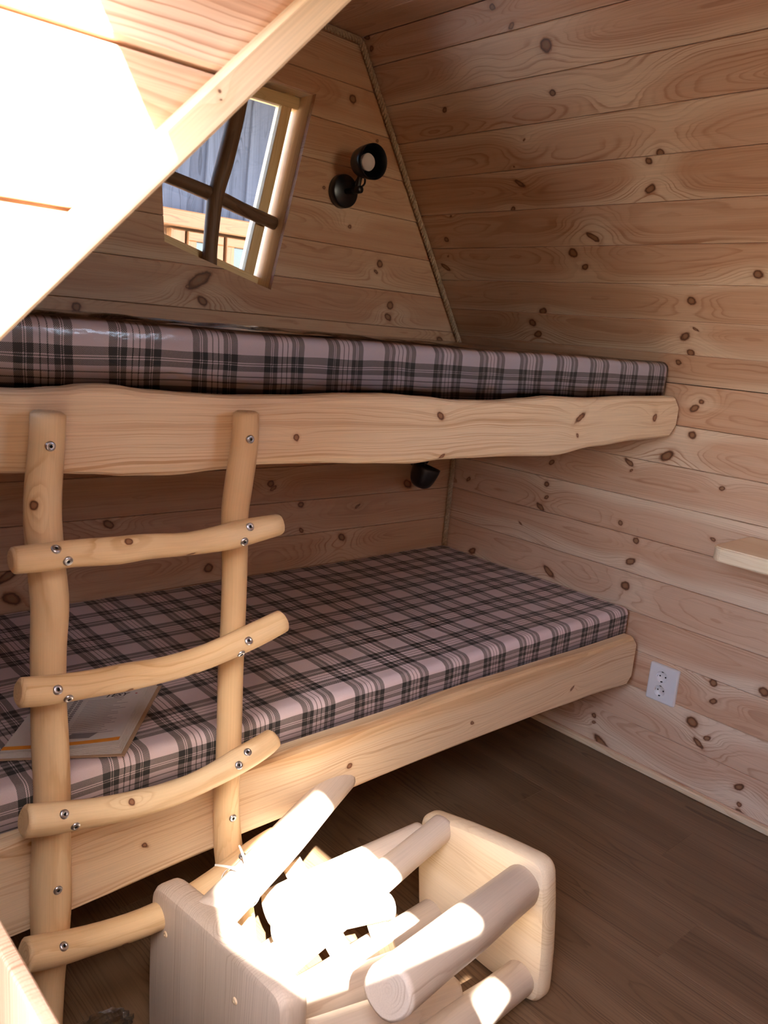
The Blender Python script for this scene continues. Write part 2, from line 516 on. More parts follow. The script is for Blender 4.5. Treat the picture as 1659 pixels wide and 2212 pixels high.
def set_w(me, fn, kfn=None):
    a = me.attributes.get('wpos') or me.attributes.new('wpos', 'FLOAT_VECTOR', 'POINT')
    b = me.attributes.get('kpos') or me.attributes.new('kpos', 'FLOAT_VECTOR', 'POINT')
    w, k = [], []
    for v in me.vertices:
        c = fn(v.co); w.extend(c); k.extend((kfn or fn)(v.co))
    a.data.foreach_set('vector', w); b.data.foreach_set('vector', k)

def catmull(pts, n):
    """pts: list of tuples (any dim) -> n resampled tuples"""
    P = [tuple(pts[0])] + [tuple(p) for p in pts] + [tuple(pts[-1])]
    segs = len(pts) - 1
    out = []
    for i in range(n):
        t = i / (n - 1) * segs
        k = min(int(t), segs - 1); f = t - k
        p0, p1, p2, p3 = P[k], P[k + 1], P[k + 2], P[k + 3]
        out.append(tuple(0.5 * ((2 * b) + (-a + c) * f + (2 * a - 5 * b + 4 * c - d) * f * f + (-a + 3 * b - 3 * c + d) * f ** 3)
                         for a, b, c, d in zip(p0, p1, p2, p3)))
    return out

def log_mesh(name, pts, origin, nring=None, nseg=18, facet=0.05, seed=0, cap=0.006, step=0.02):
    """pts: (Vector, radius) control points in world space -> peeled log with cut, slightly chamfered ends"""
    rnd = random.Random(seed)
    L = sum((Vector(pts[i + 1][0]) - Vector(pts[i][0])).length for i in range(len(pts) - 1))
    n = nring or max(8, int(L / step))
    cs = catmull([(p[0][0], p[0][1], p[0][2], p[1]) for p in pts], n)
    C = [Vector(c[:3]) for c in cs]; R = [c[3] for c in cs]
    # knife facets along the log: radius varies slowly with angle and length
    ph = [(rnd.uniform(0, 6.28), rnd.choice((2, 3, 4, 5)), rnd.uniform(2, 9), rnd.uniform(0.4, 1)) for _ in range(6)]
    def bump(s, a):
        v = 0
        for p, k, q, am in ph:
            v += am * math.sin(k * a + p + math.sin(q * s + p) * 1.3)
        return 1 + facet * v / 3.0
    t0 = (C[1] - C[0]).normalized()
    up = Vector((0, 0, 1)) if abs(t0.z) < 0.9 else Vector((0, -1, 0))
    ax = t0.cross(up).normalized()
    verts, wp, kp, faces = [], [], [], []
    s = 0.0
    rings = []
    for i in range(n):
        t = ((C[min(i + 1, n - 1)] - C[max(i - 1, 0)])).normalized()
        ax = (ax - t * ax.dot(t)).normalized()
        ay = t.cross(ax)
        if i: s += (C[i] - C[i - 1]).length
        rings.append((C[i], ax.copy(), ay, R[i], s, t))
    full = [(rings[0][0] + rings[0][5] * 0.0, rings[0][1], rings[0][2], rings[0][3] * (1 - cap / max(rings[0][3], .01)), rings[0][4], rings[0][5])]
    r0 = rings[0]; full.append((r0[0] + r0[5] * cap * 0.7, r0[1], r0[2], r0[3], cap * 0.7, r0[5]))
    full += rings[1:-1]
    r1 = rings[-1]; full.append((r1[0] - r1[5] * cap * 0.7, r1[1], r1[2], r1[3], r1[4] - cap * 0.7, r1[5]))
    full.append((r1[0], r1[1], r1[2], r1[3] * (1 - cap / max(r1[3], .01)), r1[4], r1[5]))
    for (c, ax_, ay_, rr, ss, t) in full:
        for j in range(nseg):
            a = 2 * math.pi * j / nseg
            q = rr * bump(ss, a)
            verts.append(c + ax_ * (q * math.cos(a)) + ay_ * (q * math.sin(a)) - origin)
            wp.append((ss, q * math.cos(a), q * math.sin(a)))
            aa = a if a <= math.pi else a - 2 * math.pi
            kp.append((ss, rr * aa, 0))
    m_ = len(full)
    for i in range(m_ - 1):
        for j in range(nseg):
            k = (j + 1) % nseg
            faces.append([i * nseg + j, i * nseg + k, (i + 1) * nseg + k, (i + 1) * nseg + j])
    for ring, c, ss, rev in ((0, full[0][0], 0.0, True), (m_ - 1, full[-1][0], full[-1][4], False)):
        ci = len(verts)
        verts.append(c - origin); wp.append((ss, 0, 0)); kp.append((ss, 5.0, 0))
        for j in range(nseg):
            k = (j + 1) % nseg
            f = [ci, ring * nseg + j, ring * nseg + k]
            faces.append(f[::-1] if rev else f)
    me = mesh_from(name, verts, faces, wp, kp)
    fix_normals(me)
    sm = [len(p.vertices) == 4 for p in me.polygons]
    me.polygons.foreach_set('use_smooth', sm)
    return me

def log(name, pts, parent, mat=None, seed=0, knots=(), facet=0.05, tint=None, nseg=18, **kw):
    org = origin_of(parent) if parent is not None else Vector((0, 0, 0))
    me = log_mesh(name, pts, org, seed=seed, facet=facet, nseg=nseg, **kw)
    o = link(name, me, mat or M_LOG, parent)
    rnd = random.Random(seed + 31)
    wprops(o, ofs=(rnd.uniform(-0.006, 0.006), rnd.uniform(-0.006, 0.006), 1.0), knots=knots, tint=tint)
    return o

def px_path(lst, Y):
    """pixel centre line (x, y, width) -> control points on the plane at depth Y"""
    out = []
    for x, y, w in lst:
        d = ray(x, y); d = d * (Y / d.y)
        depth = d.dot(R_FWD)
        out.append((W(*d), 0.5 * w * depth / F * S))
    return out

def lathe(name, prof, axis_o, axis_d, origin, seg=32, smooth=True, caps=True):
    """profile (radius, height) turned about axis_d"""
    d = axis_d.normalized()
    a = d.orthogonal().normalized(); b = d.cross(a)
    verts, faces = [], []
    n = len(prof)
    for (r, h) in prof:
        for j in range(seg):
            t = 2 * math.pi * j / seg
            verts.append(axis_o + d * h + a * (r * math.cos(t)) + b * (r * math.sin(t)) - origin)
    for i in range(n - 1):
        for j in range(seg):
            k = (j + 1) % seg
            faces.append([i * seg + j, i * seg + k, (i + 1) * seg + k, (i + 1) * seg + j])
    if caps and prof[0][0] > 1e-4: faces.append([j for j in reversed(range(seg))])
    if caps and prof[-1][0] > 1e-4: faces.append([(n - 1) * seg + j for j in range(seg)])
    me = mesh_from(name, verts, faces, smooth=False)
    bm = bmesh.new(); bm.from_mesh(me)
    bmesh.ops.remove_doubles(bm, verts=bm.verts[:], dist=1e-5)
    bmesh.ops.recalc_face_normals(bm, faces=bm.faces[:])
    for f in bm.faces: f.smooth = smooth and len(f.verts) <= 4
    bm.to_mesh(me); bm.free()
    return me

def tube(name, pts, rad, origin, seg=10, n=None):
    n = n or len(pts) * 6
    cs = [Vector(c) for c in catmull([tuple(p) for p in pts], n)]
    verts, faces = [], []
    t = (cs[1] - cs[0]).normalized(); ax = t.orthogonal().normalized()
    for i, c in enumerate(cs):
        t = (cs[min(i + 1, n - 1)] - cs[max(i - 1, 0)]).normalized()
        ax = (ax - t * ax.dot(t)).normalized(); ay = t.cross(ax)
        for j in range(seg):
            a = 2 * math.pi * j / seg
            verts.append(c + ax * rad * math.cos(a) + ay * rad * math.sin(a) - origin)
    for i in range(n - 1):
        for j in range(seg):
            k = (j + 1) % seg
            faces.append([i * seg + j, i * seg + k, (i + 1) * seg + k, (i + 1) * seg + j])
    faces.append(list(reversed(range(seg)))); faces.append([(n - 1) * seg + j for j in range(seg)])
    me = mesh_from(name, verts, faces, smooth=True)
    return me

# ------------------------------------------------------------------ room dimensions (units)
XR, YB, ZC = 2.540, 2.335, 0.935       # right wall, back wall, ceiling
YF = -0.80                             # front wall, behind the picture
XL = 0.20                              # left wall with the doorway
ZK = -0.090                            # height of the kink where wall turns into roof slope
RS = 0.655                             # roof slope dx/dz on the right
XC1 = 1.926 + RS * (0.862 - ZC)        # right end of the flat ceiling
XC0, LS = 1.17, 0.957                  # left end of the ceiling, left slope dx/dz
ex, ey, ez = Vector((1, 0, 0)), Vector((0, 1, 0)), Vector((0, 0, 1))

def struct(name, loc=(0, 0, 0)):
    return root(name, loc, kind='structure')

# knots seen in the photograph, (px, py, radius px); negative = grain eye without core
K_ROOF = [(1180, 98, 17), (1063, 14, 8), (1105, 55, 7), (1193, 200, 8), (961, 237, 6), (1427, 331, 10), (1401, 348, 9), (1405, 408, 11),
          (1123, 397, 8), (1108, 452, 6), (965, 518, 7), (974, 467, 3), (1280, 512, 9), (1238, 547, 12), (1263, 577, 8), (963, 577, 7),
          (968, 553, 3), (1638, 593, 12), (1494, 650, 11), (1173, 672, 9), (1150, 697, 10), (1162, 722, 9), (1502, 711, 4), (1480, 727, 11),
          (1492, 762, 9), (1466, 783, 7), (1340, 185, -16), (1434, 290, -16), (1030, 148, -14), (1066, 240, -12), (1138, 318, -10), (1418, 385, -12),
          (1275, 488, -12), (790, 78, 7), (803, 105, 6), (1132, 302, 3), (1110, 360, 3), (828, 21, 7), (830, 10, 5)]
K_RIGHT = [(1515, 868, 7), (1500, 882, 9), (1495, 940, 10), (1440, 985, 13), (1560, 1055, 6), (1192, 998, 6), (1360, 1000, 7), (1364, 1016, 4),
           (1181, 1045, 7), (1181, 1074, 5), (1168, 1096, 7), (1012, 1035, 5), (1340, 1130, 6), (1374, 1168, 8), (1362, 1213, 9), (1124, 1130, 3),
           (1110, 1155, -10), (1540, 1165, 5), (1535, 1178, 9), (1650, 1495, 12), (1540, 1475, 10), (1540, 1515, 8), (1495, 1560, 14), (1528, 1595, 6),
           (1508, 1605, 8), (1283, 1545, 6), (1282, 1560, 4), (1300, 1607, 13), (1595, 1700, 10), (1596, 1737, 6), (1600, 1758, 9), (1350, 1265, 11), (1020, 1190, 8), (1185, 1235, 9)]
K_BACK = [(762, 214, 10), (815, 305, 4), (755, 490, 5), (757, 480, -10), (820, 570, 9), (812, 587, 5), (843, 660, 10), (838, 685, 8), (430, 605, 18), (437, 650, 12),
          (405, 618, 5), (165, 663, 12), (700, 405, 5), (585, 1045, 9), (650, 1090, 8), (235, 1133, 10), (450, 1227, 12), (25, 1293, 17),
          (15, 1245, 13), (880, 1045, 10), (772, 1094, 4), (738, 1160, 9), (725, 1198, -12), (650, 1145, 6), (950, 735, 8), (590, 1055, 5)]

def knot_uv(lst, plane, frame):
    """knots as (u, v, radius in metres) in a plank frame"""
    O, eu, ev, en = frame
    out = []
    for px, py, rp in lst:
        d = ray(px, py)
        t = (O - W(0, 0, 0)).dot(en) / d.dot(en)
        p = W(0, 0, 0) + d * t
        depth = (p - W(0, 0, 0)).dot(R_FWD)
        q = p - O
        out.append((q.dot(eu), q.dot(ev), rp * depth / F))
    return out

def in_band(ks, v0, v1, u0=-99, u1=99, pad=0.004):
    return [k for k in ks if v0 - pad <= k[1] < v1 + pad and u0 <= k[0] <= u1]

# ------------------------------------------------------------------ right wall (vertical planking up to the kink)
wr = struct('wall_right')
slab('backing', [W(XR + .02, YF, -H), W(XR + .02, YB, -H), W(XR + .02, YB, ZK + .06), W(XR + .02, YF, ZK + .06)], Vector((-1, 0, 0)), 0.05, M_SLAB, wr)
fr_wr = (W(XR, YF, 0), ey, ez, -ex)         # u along +Y, v up
ks = knot_uv(K_RIGHT, None, fr_wr)
PITCH = 0.1331
jt = [-0.092 - PITCH * i for i in range(11)]
Lw = (YB - YF) * S
for i in range(-1, 10):
    top = jt[i] if i >= 0 else ZK
    bot = jt[i + 1]
    if i == 0: bot = jt[1]
    if i < 0:
        continue
    z0, z1 = max(bot, -H) * S, (ZK if i == 0 else top) * S
    plank('plank', [rect(0, z0 + .0006, Lw, z1 - .0006)], fr_wr, 0.014, M_PANEL, wr, knots=in_band(ks, z0, z1), tint=[.25, .1, .0, -.1, .05, -.15, .1, .15, -.25, -.3, -.2][i] if i < 11 else 0)
plank('plank', [rect(0, -H * S, Lw, jt[10] * S - .0004)], fr_wr, 0.014, M_PANEL, wr, tint=-0.2)

# ------------------------------------------------------------------ right roof slope
ru = struct('wall_upper_right')
kx = XR
ev = Vector((-RS, 0, 1)).normalized()
en = Vector((-1, 0, -RS)).normalized()
p_k = W(1.926 + RS * (0.862 - ZK), 0, ZK)
O_r = Vector((p_k.x, YF * S, p_k.z))
fr_r = (O_r, ey, ev, en)
Lr = (ZC - ZK) * S * math.sqrt(1 + RS * RS)
slab('backing', [O_r - en * .02 - ev * .03, O_r - en * .02 + ey * Lw - ev * .03, O_r - en * .02 + ey * Lw + ev * (Lr + .02), O_r - en * .02 + ev * (Lr + .02)], en, 0.05, M_SLAB, ru)
ks = knot_uv(K_ROOF, None, fr_r)
zj = [ZK, 0.003, 0.104, 0.207, 0.314, 0.422, 0.532, 0.641, 0.749, 0.857, ZC]
tints = [.05, .25, .15, .12, .10, .38, -.22, -.1, -.15, .25, .2]
for i in range(len(zj) - 1):
    v0 = (zj[i] - ZK) * S * math.sqrt(1 + RS * RS); v1 = (zj[i + 1] - ZK) * S * math.sqrt(1 + RS * RS)
    plank('plank', [rect(0, v0 + .0006, Lw, v1 - .0006)], fr_r, 0.014, M_PANEL, ru, knots=in_band(ks, v0, v1), tint=tints[i])

# ------------------------------------------------------------------ flat ceiling
ce = struct('ceiling')
O_c = W(XC0, YF, ZC)
fr_c = (O_c + Vector((0, 0, 0)), ey, ex, -ez)
Wc = (XC1 - XC0) * S
slab('backing', [W(XC0 - .05, YF, ZC + .02), W(XC1 + .05, YF, ZC + .02), W(XC1 + .05, YB, ZC + .02), W(XC0 - .05, YB, ZC + .02)], -ez, 0.05, M_SLAB, ce)
nck = 6
for i in range(nck):
    v0, v1 = Wc * i / nck, Wc * (i + 1) / nck
    # u axis along Y, v along X: that frame is left-handed against -Z, so flip u
    plank('plank', [rect(-Lw, v0 + .0004, 0, v1 - .0004)], (O_c, -ey, ex, -ez), 0.014, M_PANEL, ce, tint=-.1 + .1 * (i % 3))

# ------------------------------------------------------------------ back wall with the crooked window hole
wb = struct('wall_back')
fr_b = (W(0, YB, 0), ex, ez, -ey)
def Uz(x, z): return (x * S, z * S)
HOLE = [Uz(1.192, 0.198), Uz(1.575, 0.096), Uz(1.709, 0.723), Uz(1.150, 0.723)]
ks = knot_uv(K_BACK, None, fr_b)
zb = [0.014 + 0.1285 * i for i in range(-12, 9)]
zb = [-H] + [z for z in zb if -H + .02 < z < ZC - .02] + [ZC]
for i in range(len(zb) - 1):
    z0, z1 = zb[i] * S + .0004, zb[i + 1] * S - .0004
    p = rect(XL * S, z0, XR * S, z1)
    # right slope and left slope
    nrm = math.hypot(1, RS)
    p = clip(p, 1 / nrm, RS / nrm, (1.926 + RS * 0.862) * S / nrm, 0.0)
    nl = math.hypot(1, LS)
    p = clip(p, -1 / nl, LS / nl, -(XC0 - LS * ZC) * S / nl, 0.0) if p else p
    if not p: continue
    hole_z = (min(h[1] for h in HOLE), max(h[1] for h in HOLE))
    if z1 < hole_z[0] or z0 > hole_z[1]:
        pcs = [p]
    else:
        pcs = cut_hole(p, HOLE)
    plank('plank', pcs, fr_b, 0.016, M_BACK, wb, knots=in_band(ks, z0, z1), tint=random.Random(i + 3).uniform(-.2, .35))
# studs and outer boarding behind the planks, around the window opening
for q in ([(XL, -H), (XR + .1, -H), (XR + .1, .05), (XL, .05)], [(XL, .05), (1.14, .05), (1.10, .78), (XL, .78)],
          [(1.78, .05), (XR + .1, .05), (2.1, .78), (1.78, .78)], [(XL, .78), (2.2, .78), (1.9, 1.0), (XL, 1.0)]):
    slab('backing', [W(a, YB + .02, b) for a, b in q], -ey, 0.08, M_SLAB, wb)

# ------------------------------------------------------------------ floor of oak planks along Y
fl = struct('floor')
slab('backing', [W(XL - .1, YF, -H - .012), W(XR + .05, YF, -H - .012), W(XR + .05, YB, -H - .012), W(XL - .1, YB, -H - .012)], ez, 0.05, M_SLAB, fl)
FW, FL = 0.182, 1.25
rng = random.Random(5)
nx = int((XR - XL + .1) * S / FW) + 2
x_edge = XR * S
for i in range(nx):
    x1 = x_edge - FW * i; x0 = max(x1 - FW, (XL - .1) * S)
    if x1 <= (XL - .1) * S + .01: break
    y = YF * S - [0.2, 0.85, 0.45, 1.05][i % 4]
    while y < YB * S:
        y0, y1 = max(y, YF * S), min(y + FL, YB * S)
        if y1 - y0 > .03:
            plank('floor_plank', [rect(y0, -x1 + .0002, y1, -x0 - .0002, 0.0006)], (Vector((0, 0, 0.0)), ey, -ex, ez), 0.008, M_OAK, fl, bev=0.0005, tint=rng.uniform(-.35, .35))
        y += FL

# ------------------------------------------------------------------ floor trim at the right wall
bb = struct('baseboard_right')
plank('strip', [rect(0, 0, Lw, 0.020, 0.003)], (W(XR, YF, -H) + Vector((-0.012, 0, 0)), ey, ez, -ex), 0.012, M_PALE, bb, bev=0.004, tint=-.2)

# ------------------------------------------------------------------ left wall, front wall and left roof slope (out of the picture, they close the room)
XKL = XC0 - LS * ZC + LS * (-0.033)    # x where the left slope meets z = -0.033
wl = struct('wall_left')
slab('panel', [W(XL, 0.83, -H), W(XL, YB + .1, -H), W(XL, YB + .1, -.033), W(XL, 0.83, -.033)], ex, 0.06, M_BACK, wl)
slab('panel', [W(XL, YF, -H), W(XL, -0.62, -H), W(XL, -0.62, -.033), W(XL, YF, -.033)], ex, 0.06, M_BACK, wl)
nL = Vector((1, 0, -LS)).normalized()
slab('roof_panel', [W(XKL, 0.83, -.033), W(XKL, YB + .1, -.033), W(XC0, YB + .1, ZC), W(XC0, 0.83, ZC)], nL, 0.06, M_BACK, wl)
slab('roof_panel', [W(XKL, YF, -.033), W(XKL, -0.62, -.033), W(XC0, -0.62, ZC), W(XC0, YF, ZC)], nL, 0.06, M_BACK, wl)
xt = XC0 - LS * (ZC - 0.36)
slab('roof_panel', [W(xt, -0.62, .36), W(xt, 0.83, .36), W(XC0, 0.83, ZC), W(XC0, -0.62, ZC)], nL, 0.06, M_BACK, wl)
slab('porch_lintel', [W(.28, -0.66, .37), W(xt + .02, -0.66, .37), W(xt + .02, 0.83, .37), W(.28, 0.83, .37)], -ez, 0.10, M_BACK, wl)
wf = struct('wall_front')
FW0, FW1, FZ0, FZ1 = 1.30, 1.80, 0.25, 0.80  # opening added in the unseen front wall to let skylight in
for q in ([(XL, -H), (XR + .1, -H), (XR + .1, FZ0), (XL, FZ0)], [(XL, FZ0), (FW0, FZ0), (FW0, FZ1), (XL, FZ1)],
          [(FW1, FZ0), (XR + .1, FZ0), (XR + .1, FZ1), (FW1, FZ1)], [(XL, FZ1), (XR + .1, FZ1), (XR + .1, ZC + .15), (XL, ZC + .15)]):
    slab('panel', [W(a, YF, b) for a, b in q], ey, 0.06, M_BACK, wf)
slab('shade_eave', [W(XL, YF - .03, .98), W(XR + .3, YF - .03, .98), W(XR + .3, YF - 1.0, .90), W(XL, YF - 1.0, .90)], -ez, 0.05, M_BACK, wf)  # added overhang, keeps the sun out of the front opening
slab('side_light_blocker', [W(-1.05, -.9, -H), W(-1.05, 1.6, -H), W(-1.05, 1.6, -.12), W(-1.05, -.9, -.12)], ex, 0.05, M_BACK, wl)  # unseen wall added to cut low skylight at the entrance
slab('overhead_light_blocker', [W(-1.6, .16, 1.2), W(.35, .16, 1.2), W(.35, 1.5, 1.2), W(-1.6, 1.5, 1.2)], -ez, 0.06, M_BACK, wl)  # unseen sheet added overhead to darken the entrance

# ------------------------------------------------------------------ plank cheek of the entrance, with its edge board
ck = struct('wall_entrance_cheek')
YK = 0.80
e0, e1 = onY(0, 720, YK), onY(745, 0, YK)
ed = (e1 - e0).normalized()
nrm_e = Vector((ed.z, 0, -ed.x))                 # away from the cheek, down-right
A_ = e0 - ed * 0.75; B_ = e1 + ed * 0.35
fr_k = (Vector((0, YK * S, 0)), ex, ez, -ey)
zj0 = onY(0, 10, YK).z
pk = abs(onY(0, 10, YK).z - onY(0, 428, YK).z)
cedge = nrm_e.x * e0.x + nrm_e.z * e0.z
for i in range(-5, 4):
    z0, z1 = zj0 + pk * i + .0022, zj0 + pk * (i + 1) - .0022
    p = clip(rect(-0.75, z0, 1.2, z1, 0.004), nrm_e.x, nrm_e.z, cedge - 0.004, 0.0)
    if p:
        plank('plank', [p], fr_k, 0.018, M_PANEL, ck, bev=0.003, tint=[.35, .2, .4, .25][i % 4], knots=[])
p = clip(rect(-0.75, zj0 - pk * 5, 1.2, zj0 + pk * 4, 0.0), nrm_e.x, nrm_e.z, cedge - 0.006, 0.0)
plank('backing', [p], (Vector((0, YK * S + .019, 0)), ex, ez, -ey), 0.010, M_BOARD, ck, bev=0.001, tint=.2)
# edge board: its face looks out of the doorway, in front of the plank ends
wid = abs((onY(380, 240, YK) - e0).dot(nrm_e))
q0 = onY(380, 240, YK)
wid = abs((q0 - e0).dot(nrm_e))
fe = (e0 + Vector((0, -0.020, 0)), ed, -nrm_e, -ey) if True else None
plank('edge_board', [rect(-0.75, 0.0, 0.95, wid, 0.003)], fe, 0.02, M_PALE, ck, bev=0.003, tint=0.0,
      knots=[((onY(452, 205, YK) - e0).dot(ed), (onY(452, 205, YK) - e0).dot(-nrm_e), 0.0025), ((onY(455, 222, YK) - e0).dot(ed), (onY(455, 222, YK) - e0).dot(-nrm_e), 0.0025)], ofs=(0.01, 0.02, 0.6))

# ------------------------------------------------------------------ lower half of the entrance door, closed; only its top corner shows
dr = struct('door_1', W(0.25, 0.12, -H))
za = onX(60, 2085, 0.25)
ztop = za.z
mb = box_mesh('door_leaf', 0.016, 1.50 * S, ztop - 0.03, 0.005, 3, 'z')
o = link('door_leaf', mb, M_BACK, dr, Vector((-0.008 + (onX(60, 2085, .25).x - 0.25 * S), 0.0, 0.03 + (ztop - 0.03) / 2)))
wprops(o, ofs=(0.02, 0.06, 1), tint=0.1)

# ------------------------------------------------------------------ unseen wall added behind the camera; its holes shape the sun on the stools
YP = -0.90
dtp = (-0.25 - YP) / 1.5
def P2(x, z): return ((x - dtp) , (z + 1.75 * dtp))
LIT_A = [P2(*p) for p in ((-.20, .60), (-.17, .43), (-.10, .34), (.0, .20), (.14, .165), (.40, .125), (.42, .15), (.08, .78), (-.10, .68))]
LIT_B = [P2(*p) for p in ((.42, -.02), (.46, -.14), (.56, -.10), (.50, .0))]
pw = struct('wall_sun_blocker')
fr_p = (Vector((0, YP * S, H * S)), ex, ez, ey)
holes = [[(a * S, b * S) for a, b in h_] for h_ in (LIT_A, LIT_B)]
def P2s(x, z): a, b = P2(x, z); return (a * S, b * S)
outer = [((P2s(-1.8, 0)[0], -H * S), 0.0), ((P2s(.62, 0)[0], -H * S), 0.0), (P2s(.62, .6), 0.0), (P2s(-.10, 1.495), 0.0), (P2s(-.45, 1.13), 0.0), (P2s(-1.8, -.275), 0.0)]
pcs = [q for p in cut_hole(outer, holes[0]) for q in (cut_hole(p, holes[1]) or [p])]
def wall_panel(name, pieces, frame, thick, mat, parent):
    return plank(name, pieces, frame, thick, mat, parent, bev=0.001, tint=0.0)
wall_panel('panel', pcs, (fr_p[0], ex, ez, -ey), 0.03, M_BACK, pw)

# ------------------------------------------------------------------ bunks
YBF, YBB = 1.345, 1.385                     # front and back face of the side boards
def board(name, top, bot, xr_px, parent, mat, wane_t, wane_b, knots, x_left=0.33, **kw):
    """side board with a natural edge. top / bot: pixel points of the outline, left to right"""
    T = [onY(x, y, YBF) for x, y in top]; Bt = [onY(x, y, YBF) for x, y in bot]
    org = origin_of(parent)
    n = 90
    xa, xb = x_left * S, T[-1].x
    def interp(P, x):
        if x <= P[0].x: return P[0].z
        for a, b in zip(P, P[1:]):
            if a.x <= x <= b.x:
                f = (x - a.x) / (b.x - a.x); f = f * f * (3 - 2 * f)
                return a.z + (b.z - a.z) * f
        return P[-1].z
    verts, wp, faces = [], [], []
    prof_n = 8
    for i in range(n + 1):
        x = xa + (xb - xa) * i / n
        zt, zb_ = interp(T, x), interp(Bt, x)
        # rounded corners at the right end
        d = xb - x; rc = 0.022
        cut = rc - math.sqrt(max(0.0, rc * rc - (rc - d) ** 2)) if d < rc else 0.0
        zt -= cut; zb_ += cut
        y0, y1 = YBF * S, YBB * S
        zm = 0.006 * math.sin(x * 9 + 1) * 0.4
        pts = [(y0, zb_ + wane_b + zm), (y0 + .004, zb_ + wane_b * .35 + zm * .5), (y0 + .012, zb_), (y1, zb_), (y1, zt), (y0 + .012, zt), (y0 + .004, zt - wane_t * .35), (y0, zt - wane_t - zm)]
        for (y, z) in pts:
            verts.append(Vector((x, y, z)) - org); wp.append((x, z - 1.0, y - y0))
    m_ = prof_n
    for i in range(n):
        for j in range(m_):
            k = (j + 1) % m_
            faces.append([i * m_ + j, (i + 1) * m_ + j, (i + 1) * m_ + k, i * m_ + k])
    faces.append([j for j in range(m_)]); faces.append([n * m_ + j for j in reversed(range(m_))])
    me = mesh_from(name, verts, faces, wp)
    fix_normals(me)
    o = link(name, me, mat, parent)
    kk = []
    for px, py, rp in knots:
        p = onY(px, py, YBF)
        depth = (p - W(0, 0, 0)).dot(R_FWD)
        kk.append((p.x, p.z - 1.0, rp * depth / F))
    wprops(o, knots=kk, **kw)
    return o

ub = root('bunk_bed', W(1.45, 1.85, -.29), 'upper bunk with a wavy natural-edged pine side board and two ladder posts against it', 'bunk bed')
lb = root('bunk_bed', W(1.45, 1.85, -1.14), 'lower bunk with a straight pine side board just above the floor', 'bunk bed')
top_u = [(-60, 842), (0, 842), (60, 844), (130, 840), (200, 833), (245, 833), (330, 845), (420, 852), (500, 857), (640, 857), (760, 853), (850, 853), (930, 859), (1000, 867), (1080, 868), (1150, 863), (1200, 858), (1280, 862), (1380, 858), (1470, 858)]
bot_u = [(-60, 1024), (0, 1026), (130, 1026), (200, 1027), (280, 1031), (380, 1029), (480, 1017), (560, 1006), (700, 1002), (800, 1003), (900, 1003), (960, 994), (1080, 988), (1200, 986), (1290, 966), (1380, 952), (1465, 943)]
board('side_board', top_u, bot_u, 1470, ub, M_BOARD, 0.012, 0.016, [(640, 946, 8), (952, 898, 10), (1253, 903, 9), (1247, 940, 5), (1415, 902, 9), (956, 987, 5)], tint=-.15, ofs=(0.16, 0.035, 0.85), seed=2.3)
top_l = [(-60, 1851), (0, 1832), (350, 1718), (700, 1600), (830, 1556), (1045, 1481), (1140, 1451), (1300, 1400), (1378, 1373)]
bot_l = [(-60, 2060), (42, 2022), (145, 1975), (468, 1836), (523, 1807), (830, 1677), (995, 1612), (1150, 1550), (1255, 1513), (1372, 1474)]
board('side_board', top_l, bot_l, 1378, lb, M_BOARD, 0.010, 0.008, [(755, 1655, 7), (1020, 1562, 4), (1236, 1487, 4), (313, 1826, 8)], tint=-.1, ofs=(0.93 - .42, 0.03, 0.8), seed=5.1)
# slatted bases under the mattresses
def base(parent, z_top, xl=0.33, xr=2.50):
    for i in range(12):
        x = xl + .06 + (xr - xl - .12) * i / 11
        me = box_mesh('slat', .07, (YB - YBB) * S - .012, .018, .002, 1, 'y')
        o = link('slat', me, M_PALE, parent, W(x, (YB + YBB) / 2, z_top) - origin_of(parent) - Vector((0, 0, .009)))
        wprops(o)
    for y in (YBB + .024, YB - .022):
        me = box_mesh('bed_rail', (xr - xl) * S, .035, .045, .002, 1, 'x')
        o = link('bed_rail', me, M_PALE, parent, W((xl + xr) / 2, y, z_top) - origin_of(parent) - Vector((0, 0, .018 + .0225)))
        wprops(o)
base(ub, -0.160); base(lb, -0.985)

